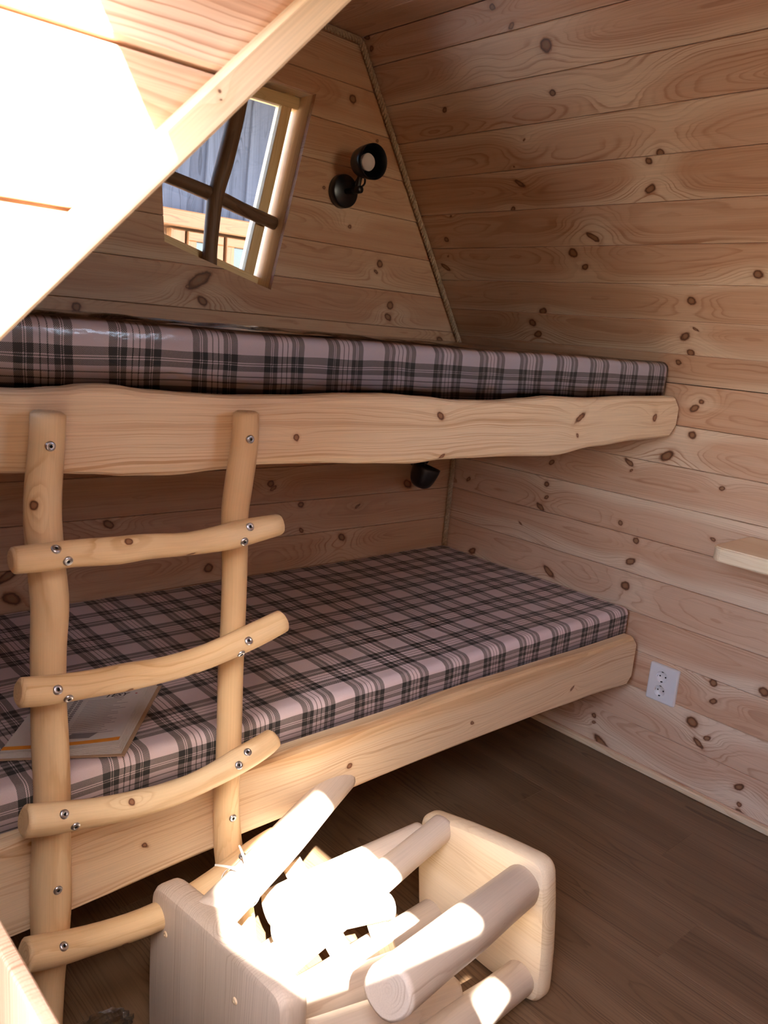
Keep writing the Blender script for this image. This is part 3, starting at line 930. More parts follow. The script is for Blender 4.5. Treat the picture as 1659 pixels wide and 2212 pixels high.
# ------------------------------------------------------------------ mattresses in plaid, each with its clear film
def mattress(name, z0, z1, x0, x1, y0, y1, label, group, film_drop=0.0):
    org = W((x0 + x1) / 2, (y0 + y1) / 2, z0)
    rt = root(name, org, label, 'mattress', group)
    hx, hy, h = (x1 - x0) * S / 2, (y1 - y0) * S / 2, (z1 - z0) * S
    def build(nm, grow, mat, rad=0.022, only_front=False):
        # cross section in (y, z), arc length runs front-bottom -> front -> top -> back
        pts = []
        a, b = hy + grow, h + grow
        seq = [(-a, 0.0 - grow * 0), (-a, b - rad)]
        for i in range(1, 7):
            t = math.pi / 2 * i / 6
            seq.append((-a + rad - rad * math.cos(t), b - rad + rad * math.sin(t)))
        for i in range(1, 15):
            seq.append((-a + rad + (2 * a - 2 * rad) * i / 15, b))
        for i in range(0, 7):
            t = math.pi / 2 * (1 - i / 6)
            seq.append((a - rad + rad * math.cos(t), b - rad + rad * math.sin(t)))
        seq.append((a, 0.0))
        arc = [0.0]
        for p, q in zip(seq, seq[1:]): arc.append(arc[-1] + math.hypot(q[0] - p[0], q[1] - p[1]))
        xs = [(-hx - grow, .86), (-hx - grow + .004, .955), (-hx - grow + .012, .99), (-hx - grow + .024, 1.0)]
        nxs = 60
        for i in range(1, nxs): xs.append((-hx + (2 * hx) * i / nxs, 1.0))
        xs += [(hx + grow - .024, 1.0), (hx + grow - .012, .99), (hx + grow - .004, .955), (hx + grow, .86)]
        verts, faces, uvs = [], [], []
        m_ = len(seq)
        rnd = random.Random(len(label))
        for i, (x, sc) in enumerate(xs):
            for j, (y, z) in enumerate(seq):
                zz = h / 2 + (z - h / 2) * (1 - (1 - sc) * 1.2)
                yy = y * (1 - (1 - sc) * 0.12)
                wv = 0.0
                if z > h * .9: wv = 0.0025 * math.sin(x * 7 + y * 5) * math.sin(y * 9 - x * 3)
                if j == 1 or j == 0: yy -= 0.0
                verts.append((x, yy, zz + wv)); uvs.append((x + hx, arc[j]))
        for i in range(len(xs) - 1):
            for j in range(m_ - 1):
                faces.append([i * m_ + j, (i + 1) * m_ + j, (i + 1) * m_ + j + 1, i * m_ + j + 1])
        # ends and bottom
        nring = len(xs)
        f_left = [j for j in range(m_)]
        f_right = [(nring - 1) * m_ + j for j in reversed(range(m_))]
        faces += [f_left, f_right]
        if not only_front:
            for i in range(nring - 1):
                faces.append([i * m_ + m_ - 1, (i + 1) * m_ + m_ - 1, (i + 1) * m_, i * m_])
        me = bpy.data.meshes.new(nm)
        me.from_pydata(verts, [], faces)
        uvl = me.uv_layers.new(name='plaid')
        for lp in me.loops:
            uvl.data[lp.index].uv = uvs[lp.vertex_index]
        # end faces: project (y, z)
        for p in me.polygons[-(2 + (0 if only_front else nring - 1)):][:2]:
            for li in p.loop_indices:
                c = me.vertices[me.loops[li].vertex_index].co
                uvl.data[li].uv = (c.y + 0.03, c.z)
        fix_normals(me)
        me.polygons.foreach_set('use_smooth', [len(p.vertices) == 4 for p in me.polygons])
        return link(nm, me, mat, rt)
    build('cover', 0.0, M_PLAID)
    return rt, hx, hy, h, build

mu, hx, hy, hh, bld = mattress('mattress', -0.158, -0.027, 0.36, 2.508, 1.400, 2.318, 'grey and pink plaid mattress wrapped in clear film on the upper bunk', 'plaid mattresses on the bunks')
f = bld('plastic_wrap', 0.003, M_FILM)
f['label'] = 'clear glossy plastic film wrapping'
# loose fold of film standing up along the front top edge
fv, ff = [], []
nfold = 80
for i in range(nfold + 1):
    x = -hx + 2 * hx * (i / nfold) * 0.56
    u = i / nfold
    ht = 0.011 * (math.sin(min(1, u * 5) * 1.57)) * (1 - u) ** .4 * (0.8 + .2 * math.sin(u * 31))
    for k, (yy, zz) in enumerate(((0.0, 0.0), (0.006, 0.55), (0.016, 0.95), (0.03, 1.0), (0.05, 0.6), (0.075, 0.05))):
        fv.append((x, -hy + .012 + yy, hh + .003 + ht * zz + .0012 * math.sin(x * 60 + k)))
for i in range(nfold):
    for k in range(5):
        ff.append([i * 6 + k, (i + 1) * 6 + k, (i + 1) * 6 + k + 1, i * 6 + k + 1])
fm = mesh_from('film_fold', fv, ff, smooth=True)
fo = link('film_fold', fm, M_FILM, f)
ml, hx2, hy2, hh2, bld2 = mattress('mattress', -0.982, -0.872, 0.36, 2.512, 1.402, 2.318, 'grey and pink plaid mattress on the lower bunk with a manual lying on it', 'plaid mattresses on the bunks')

# ------------------------------------------------------------------ ladder
YPOST, YRUNG = 1.305, 1.255
ld = root('ladder', W(0.68, YPOST, -H), 'rustic ladder of peeled pine branches leaning on the bunks, posts screwed on', 'ladder')
postL = [(103, 888, 74), (100, 960, 74), (93, 1050, 77), (92, 1130, 78), (101, 1230, 78), (108, 1310, 78), (105, 1400, 74), (105, 1500, 72), (108, 1600, 76), (112, 1700, 75), (111, 1800, 78), (109, 1900, 84), (109, 1960, 84), (107, 2040, 76), (103, 2110, 70), (100, 2180, 68), (98, 2262, 66)]
postR = [(532, 888, 57), (528, 960, 60), (516, 1040, 62), (507, 1110, 60), (507, 1180, 57), (506, 1260, 55), (503, 1350, 54), (498, 1450, 55), (496, 1550, 55), (493, 1640, 55), (489, 1740, 57), (493, 1830, 62), (505, 1910, 64), (518, 1980, 66), (523, 2040, 65), (527, 2095, 64)]
pl = log('post', px_path(postL, YPOST), ld, seed=11, facet=0.035, knots=[(0.135, -0.02, 0.008)], tint=.2)
pr = log('post', px_path(postR, YPOST), ld, seed=12, facet=0.035, tint=.15)
rungs_px = [
    [(22, 1211, 60), (60, 1207, 62), (110, 1202, 62), (160, 1195, 60), (250, 1189, 62), (320, 1180, 56), (400, 1175, 50), (470, 1164, 55), (520, 1152, 58), (606, 1132, 46)],
    [(38, 1496, 66), (80, 1493, 66), (125, 1488, 64), (200, 1476, 60), (270, 1463, 62), (350, 1447, 55), (430, 1424, 54), (500, 1395, 54), (560, 1367, 54), (613, 1340, 50)],
    [(50, 1774, 72), (90, 1770, 72), (140, 1764, 68), (220, 1752, 62), (300, 1735, 60), (380, 1711, 54), (450, 1680, 52), (520, 1641, 56), (570, 1610, 52), (595, 1590, 44)],
    [(50, 2064, 74), (90, 2056, 74), (140, 2046, 70), (220, 2023, 62), (310, 1993, 60), (400, 1950, 60), (480, 1898, 60), (550, 1845, 60), (602, 1804, 46)]]
rungs = []
for i, rp in enumerate(rungs_px):
    rungs.append(log('rung', px_path(rp, YRUNG), ld, seed=21 + i, facet=0.045, tint=.1, knots=[(.17, .6 * .03 * (1 if i % 2 else -1), .006), (.28, .02, .005)]))

def surf_hit(o, px, py):
    """first point of object o on the view ray of a pixel, with its normal (in world space)"""
    org = origin_of(o)
    me = o.data
    bvh = BVHTree.FromPolygons([v.co for v in me.vertices], [p.vertices[:] for p in me.polygons])
    hit = bvh.ray_cast(W(0, 0, 0) - org, ray(px, py).normalized())
    if hit[0] is None: return None
    return hit[0] + org, hit[1]

def screw(parent, px, py, r=0.0075, surf=None, name='screw', mat=None):
    h = surf_hit(surf or parent, px, py)
    if h is None: return
    p, n = h
    org = origin_of(parent)
    prof = [(0.0, .0006), (r * .30, .0006), (r * .34, .0026), (r * .78, .0026), (r, .001), (r, -.004)]
    me = lathe(name, prof, p, n, org, seg=14)
    me.materials.append(M_STEEL); me.materials.append(M_HOLE)
    for f in me.polygons:
        c = f.center + org - p
        if (c - n * c.dot(n)).length < r * .33: f.material_index = 1
    o = bpy.data.objects.new(name, me); col.objects.link(o); o.parent = parent
    return o
for px, py in ((109, 964), (125, 1923)): screw(pl, px, py)
for px, py in ((541, 949), (503, 1767)): screw(pr, px, py)
for r_, lst in zip(rungs, ([(121, 1186), (147, 1212), (540, 1138), (528, 1170)], [(125, 1490), (148, 1509), (537, 1384), (521, 1412)], [(139, 1759), (163, 1785), (535, 1625), (516, 1653)], [(138, 2044), (524, 1850)])):
    for px, py in lst: screw(r_, px, py)

# ------------------------------------------------------------------ wall lamps
def sconce(base_c, base_n, knuckle, cup_c, cup_d, label, cup_r=0.052, cup_l=0.085):
    rt = root('wall_lamp', base_c, label, 'wall lamp', 'black wall lamps')
    L = lambda nm, me, mt=M_BLACK, par=None: link(nm, me, mt, par or rt)
    L('wall_plate', lathe('wall_plate', [(0.0, 0.026), (0.046, 0.026), (0.0495, 0.023), (0.0505, 0.018), (0.0505, 0.0)], base_c, base_n, base_c, 40))
    b0 = base_c + base_n * 0.026
    L('arm', tube('arm', [b0 + (knuckle - b0) * -0.05, b0 + (knuckle - b0) * .5, knuckle], 0.0095, base_c, 14, 10))
    kd = cup_d.cross(ez).normalized()
    L('knuckle', lathe('knuckle', [(0.0, -.018), (.009, -.018), (.0115, -.015), (.0115, .015), (.009, .018), (0.0, .018)], knuckle, (knuckle - b0).normalized(), base_c, 20))
    back = cup_c - cup_d * cup_l
    L('stem', tube('stem', [knuckle, (knuckle + back + cup_d * .03) * .5, back + cup_d * .035], 0.0085, base_c, 12, 10))
    prof = [(0.0, 0.0), (.018, .001), (.031, .008), (.041, .022), (.047, .042), (.0505, .065), (cup_r, cup_l), (cup_r - .0015, cup_l), (.048, .065), (.044, .042), (.037, .024), (.027, .012), (0.0, .008)]
    cup = L('lamp_shade', lathe('lamp_shade', prof, back, cup_d, base_c, 44))
    L('bulb', lathe('bulb', [(0.0, .012), (.012, .012), (.013, .03), (.0245, .048), (.026, .056), (.024, .060), (0.0, .0605)], back, cup_d, base_c, 32), M_BULB, cup)
    m0 = b0 + ez * 0.012
    top = (b0 + back) * .5 + ez * 0.035
    L('cable', tube('cable', [base_c + base_n * .02 + ez * .01 + ex * .03, base_c + base_n * .035 + ez * .045 + ex * .036, base_c + base_n * .05 + ez * .055 + ex * .046, base_c + base_n * .05 + ez * .03 + ex * .052, knuckle + cup_d * .0], 0.0033, base_c, 8, 28))
    return rt
bc = onY(737, 414, YB - .002)
kn = onY(772, 410, YB - .085)
cc = onY(808, 349, YB - .16)
vdir = -ray(808, 349).normalized()
cd = (vdir * 0.75 + R_RIGHT * 0.60 - R_DOWN * 0.05).normalized()
sconce(bc, -ey, kn, cc, cd, 'black bell-shaped wall lamp above the upper bunk, its pale bulb showing')
cc2 = onY(918, 1018, YB - .12)
cd2 = (Vector((0.25, -0.15, 0.95))).normalized()
bc2 = onY(902, 980, YB - .002)
sconce(bc2, -ey, onY(912, 1000, YB - .075), cc2 + cd2 * 0.022, cd2, 'black wall lamp peeping out under the upper bunk side board', cup_r=.052, cup_l=.085)

# ------------------------------------------------------------------ rope along the wall corners
def rope(name, pts, rad, pitch, loc):
    n = 0
    P = [Vector(p) for p in pts]
    # dense centre line
    cs = [P[0]]
    for a, b in zip(P, P[1:]):
        k = max(2, int((b - a).length / 0.006))
        for i in range(1, k + 1): cs.append(a + (b - a) * i / k)
    # smooth corners
    for _ in range(6):
        cs = [cs[0]] + [(cs[i - 1] + cs[i] * 2 + cs[i + 1]) / 4 for i in range(1, len(cs) - 1)] + [cs[-1]]
    rt = tag(bpy.data.objects.new(name, None), None)
    col.objects.link(rt); rt.location = loc
    seg = 7
    for st in range(3):
        verts, faces = [], []
        t = (cs[1] - cs[0]).normalized(); ax = t.orthogonal().normalized(); s = 0
        for i, c in enumerate(cs):
            t = (cs[min(i + 1, len(cs) - 1)] - cs[max(i - 1, 0)]).normalized()
            ax = (ax - t * ax.dot(t)).normalized(); ay = t.cross(ax)
            if i: s += (c - cs[i - 1]).length
            a0 = 2 * math.pi * (s / pitch + st / 3)
            cc_ = c + (ax * math.cos(a0) + ay * math.sin(a0)) * rad * 0.5
            for j in range(seg):
                a = 2 * math.pi * j / seg
                verts.append(cc_ + (ax * math.cos(a) + ay * math.sin(a)) * rad * 0.56 - loc)
        for i in range(len(cs) - 1):
            for j in range(seg):
                k = (j + 1) % seg
                faces.append([i * seg + j, i * seg + k, (i + 1) * seg + k, (i + 1) * seg + j])
        link('strand', mesh_from('strand', verts, faces, smooth=True), M_ROPE, rt)
    return rt
rr = 0.010
g = 0.013
xr_ = lambda z: 1.926 + RS * (0.862 - z)
rp = [W(XC0 + .1, YB - g, ZC - g), W(XC1 - .01, YB - g, ZC - g), W(xr_(ZC - .03) - .018, YB - g, ZC - .03), W(xr_(.4) - .018, YB - g, .4), W(xr_(ZK) - .018, YB - g, ZK), W(XR - g, YB - g, ZK - .03), W(XR - g, YB - g, -.5), W(XR - g, YB - g, -1.45)]
rope_o = rope('corner_rope', rp, rr, 0.036, W(XR - g, YB - g, -1.45))
tag(rope_o, 'twisted jute rope covering the corner of the back wall and roof slope', 'rope')

# ------------------------------------------------------------------ double wall socket
sk_o = onX(1433, 1477, XR)
sk = root('wall_socket', sk_o, 'white double wall socket on the planks right of the lower bunk', 'socket')
pts = [onX(1405, 1425, XR), onX(1471, 1446, XR), onX(1455, 1526, XR), onX(1393, 1502, XR)]
sw = 0.100; sh = 0.124
# frame: plate with round corners and two round wells, face towards -X
wells = [Vector((-.011, .004, dz)) for dz in (.0235, -.0235)]
def socket_plate():
    bm = bmesh.new()
    def outline(ins, x):
        pts_ = []
        rc_ = .006
        for cy_, cz_, a0 in ((1, 1, 0), (-1, 1, 90), (-1, -1, 180), (1, -1, 270)):
            for k in range(5):
                a = math.radians(a0 + 22.5 * k)
                pts_.append(bm.verts.new((x, cy_ * (sw / 2 - rc_) + (rc_ - ins) * math.cos(a), cz_ * (sh / 2 - rc_) + (rc_ - ins) * math.sin(a))))
        return pts_
    rings_ = [outline(0, 0), outline(0, -.0055), outline(.0012, -.0085), outline(.0035, -.0105), outline(.0058, -.011)]
    n_ = len(rings_[0])
    for a, b in zip(rings_, rings_[1:]):
        for i in range(n_):
            j = (i + 1) % n_
            bm.faces.new((a[i], a[j], b[j], b[i]))
    edges = [bm.edges.get((rings_[-1][i], rings_[-1][(i + 1) % n_])) for i in range(n_)]
    for w in wells:
        c_ = [bm.verts.new((-.011, w.y + .0200 * math.cos(t), w.z + .0200 * math.sin(t))) for t in (2 * math.pi * k / 32 for k in range(32))]
        d_ = [bm.verts.new((-.003, w.y + .0198 * math.cos(t), w.z + .0198 * math.sin(t))) for t in (2 * math.pi * k / 32 for k in range(32))]
        for k in range(32):
            l = (k + 1) % 32
            edges.append(bm.edges.new((c_[k], c_[l])))
            bm.faces.new((c_[k], c_[l], d_[l], d_[k]))
    bmesh.ops.triangle_fill(bm, use_beauty=True, edges=edges, normal=(-1, 0, 0))
    bmesh.ops.recalc_face_normals(bm, faces=bm.faces[:])
    me = bpy.data.meshes.new('frame'); bm.to_mesh(me); bm.free()
    return me
zero = Vector((0, 0, 0))
link('frame', socket_plate(), M_WHITE, sk)
for w in wells:
    ou = link('outlet', lathe('outlet', [(.0199, .0002), (.0190, .0006), (.0184, -.0006), (.0182, -.0078), (.0, -.0078)], w, -ex, zero, 36, caps=False), M_WHITE, sk)
    for dy in (.0095, -.0095):
        link('pin_hole', lathe('pin_hole', [(0.0, -.0074), (.0027, -.0074), (.0027, -.0082)], w + Vector((0, dy, 0)), -ex, zero, 12), M_HOLE, ou)
    for s_ in (1, -1):
        me = box_mesh('earth_clip', .005, .006, .0032, .0005, 1)
        link('earth_clip', me, M_HOLE, ou, w + Vector((.0035, 0, s_ * .0168)))
        me = box_mesh('guide_rib', .006, .0035, .006, .0005, 1)
        link('guide_rib', me, M_WHITE, ou, w + Vector((.004, s_ * .0172, 0)))

# ------------------------------------------------------------------ wall table at the right edge
zt = -0.529
tb = root('wall_table', W(2.41, 0.7, zt), 'pale pine wall table with a rounded corner at the right edge of the photo', 'table')
x0, x1, y0, y1 = 2.285, XR, 0.18, 1.055
thk = 0.040
bm = bmesh.new()
out = []
rc = 0.035
cor = Vector((x0 * S + rc, y1 * S - rc))
out = [(x1 * S, y0 * S), (x1 * S, y1 * S)]
for i in range(9):
    a = math.pi / 2 + (math.pi / 2) * i / 8
    out.append((cor.x + rc * math.cos(a), cor.y + rc * math.sin(a)))
out.append((x0 * S, y0 * S))
ztw = (zt + H) * S
vt = [bm.verts.new((x, y, ztw)) for x, y in out]; vb = [bm.verts.new((x, y, ztw - thk)) for x, y in out]
bm.faces.new(vt); bm.faces.new(list(reversed(vb)))
for i in range(len(out)):
    j = (i + 1) % len(out); bm.faces.new([vt[i], vb[i], vb[j], vt[j]])
bmesh.ops.recalc_face_normals(bm, faces=bm.faces[:])
bmesh.ops.bevel(bm, geom=[e for e in bm.edges if abs(e.verts[0].co.z - e.verts[1].co.z) < 1e-6], offset=.004, segments=3, affect='EDGES')
org = tb.location
for v in bm.verts: v.co -= org
me = bpy.data.meshes.new('table_top'); bm.to_mesh(me); bm.free()
set_w(me, lambda c: (c[1], c[0], c[2]))
o = link('table_top', me, M_PALE, tb); wprops(o, ofs=(.02, .05, 1.0), tint=.1)
for yy in (.35, .85):
    me = box_mesh('bracket', (XR - x0 - .05) * S, .03, .045, .004, 2)
    o = link('bracket', me, M_PALE, tb, W((x0 + .05 + XR) / 2, yy, zt) - Vector((0, 0, thk + .0225)) - org); wprops(o)

# ------------------------------------------------------------------ manual on the lower mattress
zm = -0.8695
bR, bF = onZ(350, 1485, zm), onZ(268, 1640, zm)
ydir = (bR - bF).normalized(); xdir = Vector((ydir.y, -ydir.x, 0)).normalized()
BL = bF - xdir * 0.212
zz0 = BL.z + 0.004
bk = root('manual', Vector((BL.x, BL.y, zz0)), 'printed paper manual lying open-edged on the lower mattress behind the ladder', 'book')
def sheet(name, u0, v0, u1, v1, z, t, mat, parent, curl=0.0, curv=0.0, rot=0.0, nu=10):
    verts, faces = [], []
    for k in (0, 1):
        for i in range(nu + 1):
            for j in (0, 1):
                u = u0 + (u1 - u0) * i / nu; v = v0 if j == 0 else v1
                f = i / nu; v = v + .2 * (u - .2)
                zz = z + curl * f * f + curv * math.sin(f * math.pi) - (t if k else 0)
                p = xdir * (u * math.cos(rot) - v * math.sin(rot)) + ydir * (u * math.sin(rot) + v * math.cos(rot)) + ez * zz
                verts.append(p)
    n = (nu + 1) * 2
    for i in range(nu):
        faces.append([i * 2, i * 2 + 2, i * 2 + 3, i * 2 + 1]); faces.append([n + i * 2 + 1, n + i * 2 + 3, n + i * 2 + 2, n + i * 2])
        faces.append([i * 2, n + i * 2, n + i * 2 + 2, i * 2 + 2]); faces.append([i * 2 + 1, i * 2 + 3, n + i * 2 + 3, n + i * 2 + 1])
    faces.append([0, 1, n + 1, n]); faces.append([nu * 2 + 1, nu * 2, n + nu * 2, n + nu * 2 + 1])
    me = mesh_from(name, verts, faces); fix_normals(me)
    return link(name, me, mat, parent)
sheet('back_cover', 0, 0, .212, .300, .002, .0012, M_KRAFT, bk)
for i in range(6):
    sheet('page', 0, .006, .205 - i * .0012, .297, .0034 + i * .0016, .0011, M_PAPER, bk, curl=.001 + i * .0013, rot=.004 * i)
zc = .0034 + 6 * .0016
ccurl = .010
cov = sheet('front_cover', 0, .010, .197, .300, zc + .0006, .0006, M_PAPER, bk, curl=ccurl, rot=.025, nu=14)
def cz(u): return zc + .0012 + ccurl * (u / .197) ** 2
def cpt(u, v, dz=0.0):
    r_ = .025; v = v + .2 * (u - .2)
    return xdir * (u * math.cos(r_) - v * math.sin(r_)) + ydir * (u * math.sin(r_) + v * math.cos(r_)) + ez * (cz(u) + dz)
def strips(name, lst, mat, parent, kind=None):
    verts, faces = [], []
    for (u0, v0, u1, v1, u2, v2, u3, v3) in lst:
        k = len(verts)
        verts += [cpt(u0, v0), cpt(u1, v1), cpt(u2, v2), cpt(u3, v3)]
        faces.append([k, k + 1, k + 2, k + 3])
    o = link(name, mesh_from(name, verts, faces), mat, parent)
    if kind: o['kind'] = kind
    return o
lines = []
rnd = random.Random(9)
for i in range(20):
    v = .198 - i * .0076
    ln = rnd.uniform(.055, .085)
    k = 8
    for j in range(k):
        u0 = .095 + ln * j / k; u1 = .095 + ln * (j + 1) / k
        lines.append((u0, v, u1 , v, u1, v + .0016, u0, v + .0016))
strips('text_lines', lines, M_GREYINK, cov, 'stuff')
dots = []
for i in range(20):
    v = .200 - i * .0076
    for j in range(2):
        dots.append((.068 + j * .010, v, .075 + j * .010, v, .075 + j * .010, v + .003, .068 + j * .010, v + .003))
strips('page_codes', dots, M_INK, cov, 'stuff')
strips('amber_band', [(i * .197 / 12, .014, (i + 1) * .197 / 12, .014, (i + 1) * .197 / 12, .027, i * .197 / 12, .027) for i in range(12)], M_AMBER, cov)
strips('printed_picture', [(.098, .040, .140, .036, .152, .056, .105, .060)], M_GREYINK, cov)
def text_mesh(body, size, name, place, mat, parent, shear=0.0, extrude=0.0002):
    cu = bpy.data.curves.new(name, 'FONT'); cu.body = body; cu.size = size; cu.shear = shear; cu.extrude = 0.0; cu.offset = size * .02
    tmp = bpy.data.objects.new('tmp_text', cu); col.objects.link(tmp)
    dg = bpy.context.evaluated_depsgraph_get()
    me = bpy.data.meshes.new_from_object(tmp.evaluated_get(dg))
    bpy.data.objects.remove(tmp)
    me.name = name
    for v in me.vertices: v.co = place(v.co.x, v.co.y)
    return link(name, me, mat, parent)
text_mesh('TESY', 0.019, 'cover_lettering', lambda x, y: cpt(.122 + x * 1.1, .210 + y, .0004), M_INK, cov, shear=.25)
strips('lettering_swoosh', [(.142 + .004 * i, .207 - .004 * math.sin(math.pi * i / 5), .146 + .004 * i, .207 - .004 * math.sin(math.pi * (i + 1) / 5), .146 + .004 * i, .2085 - .004 * math.sin(math.pi * (i + 1) / 5), .142 + .004 * i, .2085 - .004 * math.sin(math.pi * i / 5)) for i in range(5)], M_INK, cov)
strips('lettering_dot', [(.182, .214, .186, .214, .186, .218, .182, .218)], M_RED, cov)

# ------------------------------------------------------------------ window: lining, sash, glass, crossed branch bars
wi = struct('window_1', W(1.45, YB, .1))
hz = [Vector((p[0], YB * S, H * S + p[1])) for p in HOLE]
def bar3(name, a, b, inward, w, d, mat, parent, y0, bev=.002, **kw):
    """board along a->b in the wall plane; w is measured along 'inward', depth d goes outwards (+Y) from y0"""
    u = (b - a).normalized(); L = (b - a).length
    fr = (Vector((a.x, y0, a.z)), u, inward, u.cross(inward))
    if fr[3].y > 0:
        fr = (Vector((b.x, y0, b.z)), -u, inward, (-u).cross(inward))
    return plank(name, [rect(0, 0, L, w, bev)], fr, d, mat, parent, bev=bev, **kw)
edges = []
cen = sum(hz, Vector()) / 4
for i in range(4):
    a, b = hz[i], hz[(i + 1) % 4]
    u = (b - a).normalized(); inw = Vector((-u.z, 0, u.x))
    if (cen - a).dot(inw) < 0: inw = -inw
    edges.append((a, b, inw))
for i, (a, b, inw) in enumerate(edges):
    u = (b - a).normalized()
    ext = u * .012
    bar3('lining', a - inw * .0125 - ext, b - inw * .0125 + ext, inw, .012, .098, M_PALE, wi, YB * S + .017, tint=-.3)
    gap = .020 if i == 1 else .001
    bar3('sash', a + inw * gap + u * .002, b + inw * gap - u * .002, inw, .036, .035, M_SASH, wi, YB * S + .078 + .0015 * (i % 2), tint=0)
gp = [a + e for a, e in zip(hz, (Vector((.02, 0, .02)), Vector((-.032, 0, .02)), Vector((-.032, 0, -.02)), Vector((.02, 0, -.02))))]
gme = mesh_from('glass_pane', [Vector((p.x, YB * S + .093, p.z)) - wi.location for p in gp] + [Vector((p.x, YB * S + .097, p.z)) - wi.location for p in gp],
                [[0, 1, 2, 3], [7, 6, 5, 4], [0, 4, 5, 1], [1, 5, 6, 2], [2, 6, 7, 3], [3, 7, 4, 0]])
link('glass_pane', gme, M_GLASS, wi)
YM = YB + .055
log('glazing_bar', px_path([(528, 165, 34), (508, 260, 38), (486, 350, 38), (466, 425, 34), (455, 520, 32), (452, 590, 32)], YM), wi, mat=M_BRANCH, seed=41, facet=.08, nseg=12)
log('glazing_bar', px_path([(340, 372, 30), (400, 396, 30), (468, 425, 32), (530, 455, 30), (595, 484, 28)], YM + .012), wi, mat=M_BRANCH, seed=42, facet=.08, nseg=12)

# ------------------------------------------------------------------ stools lying on their sides
def seat(name, corners, normal, thick, parent, mat, grain, r=0.045, bulge=0.005, seed=0, **kw):
    """rounded square panel; corners are world points of one face, counter-clockwise seen from the normal side"""
    org = origin_of(parent)
    n = normal.normalized()
    c0 = sum(corners, Vector()) / 4
    eu = (corners[1] - corners[0]).normalized(); ev = n.cross(eu)
    P2_ = [((p - c0).dot(eu), (p - c0).dot(ev)) for p in corners]
    rnd = random.Random(seed)
    out = []
    for i in range(4):
        p = Vector(P2_[i]); a = Vector(P2_[i - 1]); b = Vector(P2_[(i + 1) % 4])
        da = (a - p).normalized(); db = (b - p).normalized()
        rr_ = r * rnd.uniform(.8, 1.2)
        s, e = p + da * rr_, p + db * rr_
        for k in range(7):
            t = k / 6
            out.append((s * (1 - t) ** 2 + p * 2 * t * (1 - t) + e * t * t))
        nxt_e = b + (p - b).normalized() * r
        for k in range(1, 6):
            t = k / 6
            q = e + (nxt_e - e) * t
            nn = Vector(((b - p).y, -(b - p).x)).normalized()
            out.append(q + nn * bulge * math.sin(math.pi * t) * rnd.uniform(.8, 1.0))
    m_ = len(out)
    prof = [(.86, 0.0), (.0, 0.0)]
    rings = []
    for ins, z in ((.016, 0.0), (.007, -.003), (.0015, -.010), (0.0, -.018), (0.0, -thick + .018), (.0015, -thick + .010), (.007, -thick + .003), (.016, -thick)):
        ring = []
        for i, q in enumerate(out):
            a, b = out[i - 1], out[(i + 1) % m_]
            tn = (b - a).normalized(); nn = Vector((tn.y, -tn.x))
            ring.append((q - nn * ins, z))
        rings.append(ring)
    verts, wp, faces = [], [], []
    gu = Vector((grain.dot(eu), grain.dot(ev)))
    for ring in rings:
        for q, z in ring:
            p = c0 + eu * q.x + ev * q.y + n * z
            verts.append(p - org)
            along = q.x * gu.x + q.y * gu.y; across = -q.x * gu.y + q.y * gu.x
            wp.append((along, across, z))
    for i in range(len(rings) - 1):
        for j in range(m_):
            k = (j + 1) % m_
            faces.append([i * m_ + j, (i + 1) * m_ + j, (i + 1) * m_ + k, i * m_ + k])
    faces.append(list(range(m_))); faces.append([(len(rings) - 1) * m_ + j for j in reversed(range(m_))])
    me = mesh_from(name, verts, faces, wp); fix_normals(me)
    me.polygons.foreach_set('use_smooth', [len(p.vertices) == 4 for p in me.polygons])
    o = link(name, me, mat, parent)
    wprops(o, **kw)
    me.set_sharp_from_angle(angle=math.radians(30))
    return o

FLOORZ = -H
# right stool: the underside of the seat looks towards the door
s1 = root('stool', W(1.40, 1.03, FLOORZ), 'right-hand overturned pine stool, the underside of its seat and four log legs facing left', 'stool', 'overturned log stools')
XS = 1.37
c_ = [onX(905, 1752, XS), onX(1178, 1868, XS), onX(1163, 2190, XS), onX(898, 1968, XS)]
for v in c_: v.z = max(v.z, .004)
seat1 = seat('seat', [c_[0], c_[3], c_[2], c_[1]], Vector((-1, 0, 0)), 0.050, s1, M_STOOL, ey, seed=3, ofs=(.06, .03, .8), tint=-.1, knots=[(.02, .05, .006)])
def leg(parent, a, b, ra, rb, seed, bend=(0, 0, 0), knots=()):
    mid = (a + b) / 2 + Vector(bend)
    return log('leg', [(a, ra), (a + (mid - a) * .5 + Vector(bend) * .2, ra * 1.0), (mid, (ra + rb) / 2 * 1.03), (mid + (b - mid) * .5 + Vector(bend) * .2, rb), (b, rb)], parent, mat=M_LEG, seed=seed, facet=.04, tint=-.1, knots=knots, nseg=20)
def V(x, y, z): return W(x, y, z)
XI = XS + .012
leg(s1, onX(958, 1786, XI), onX(600, 2080, .83), .031, .034, 51)
leg(s1, onX(1132, 1908, XI), onX(836, 2145, .83), .043, .044, 52, knots=[(.2, .02, .004)])
leg(s1, onX(938, 1973, XI), onX(640, 2160, .88), .036, .036, 53)
leg(s1, onX(1128, 2108, XI), onX(860, 2312, .90), .036, .040, 54, knots=[(.1, .03, .004)])
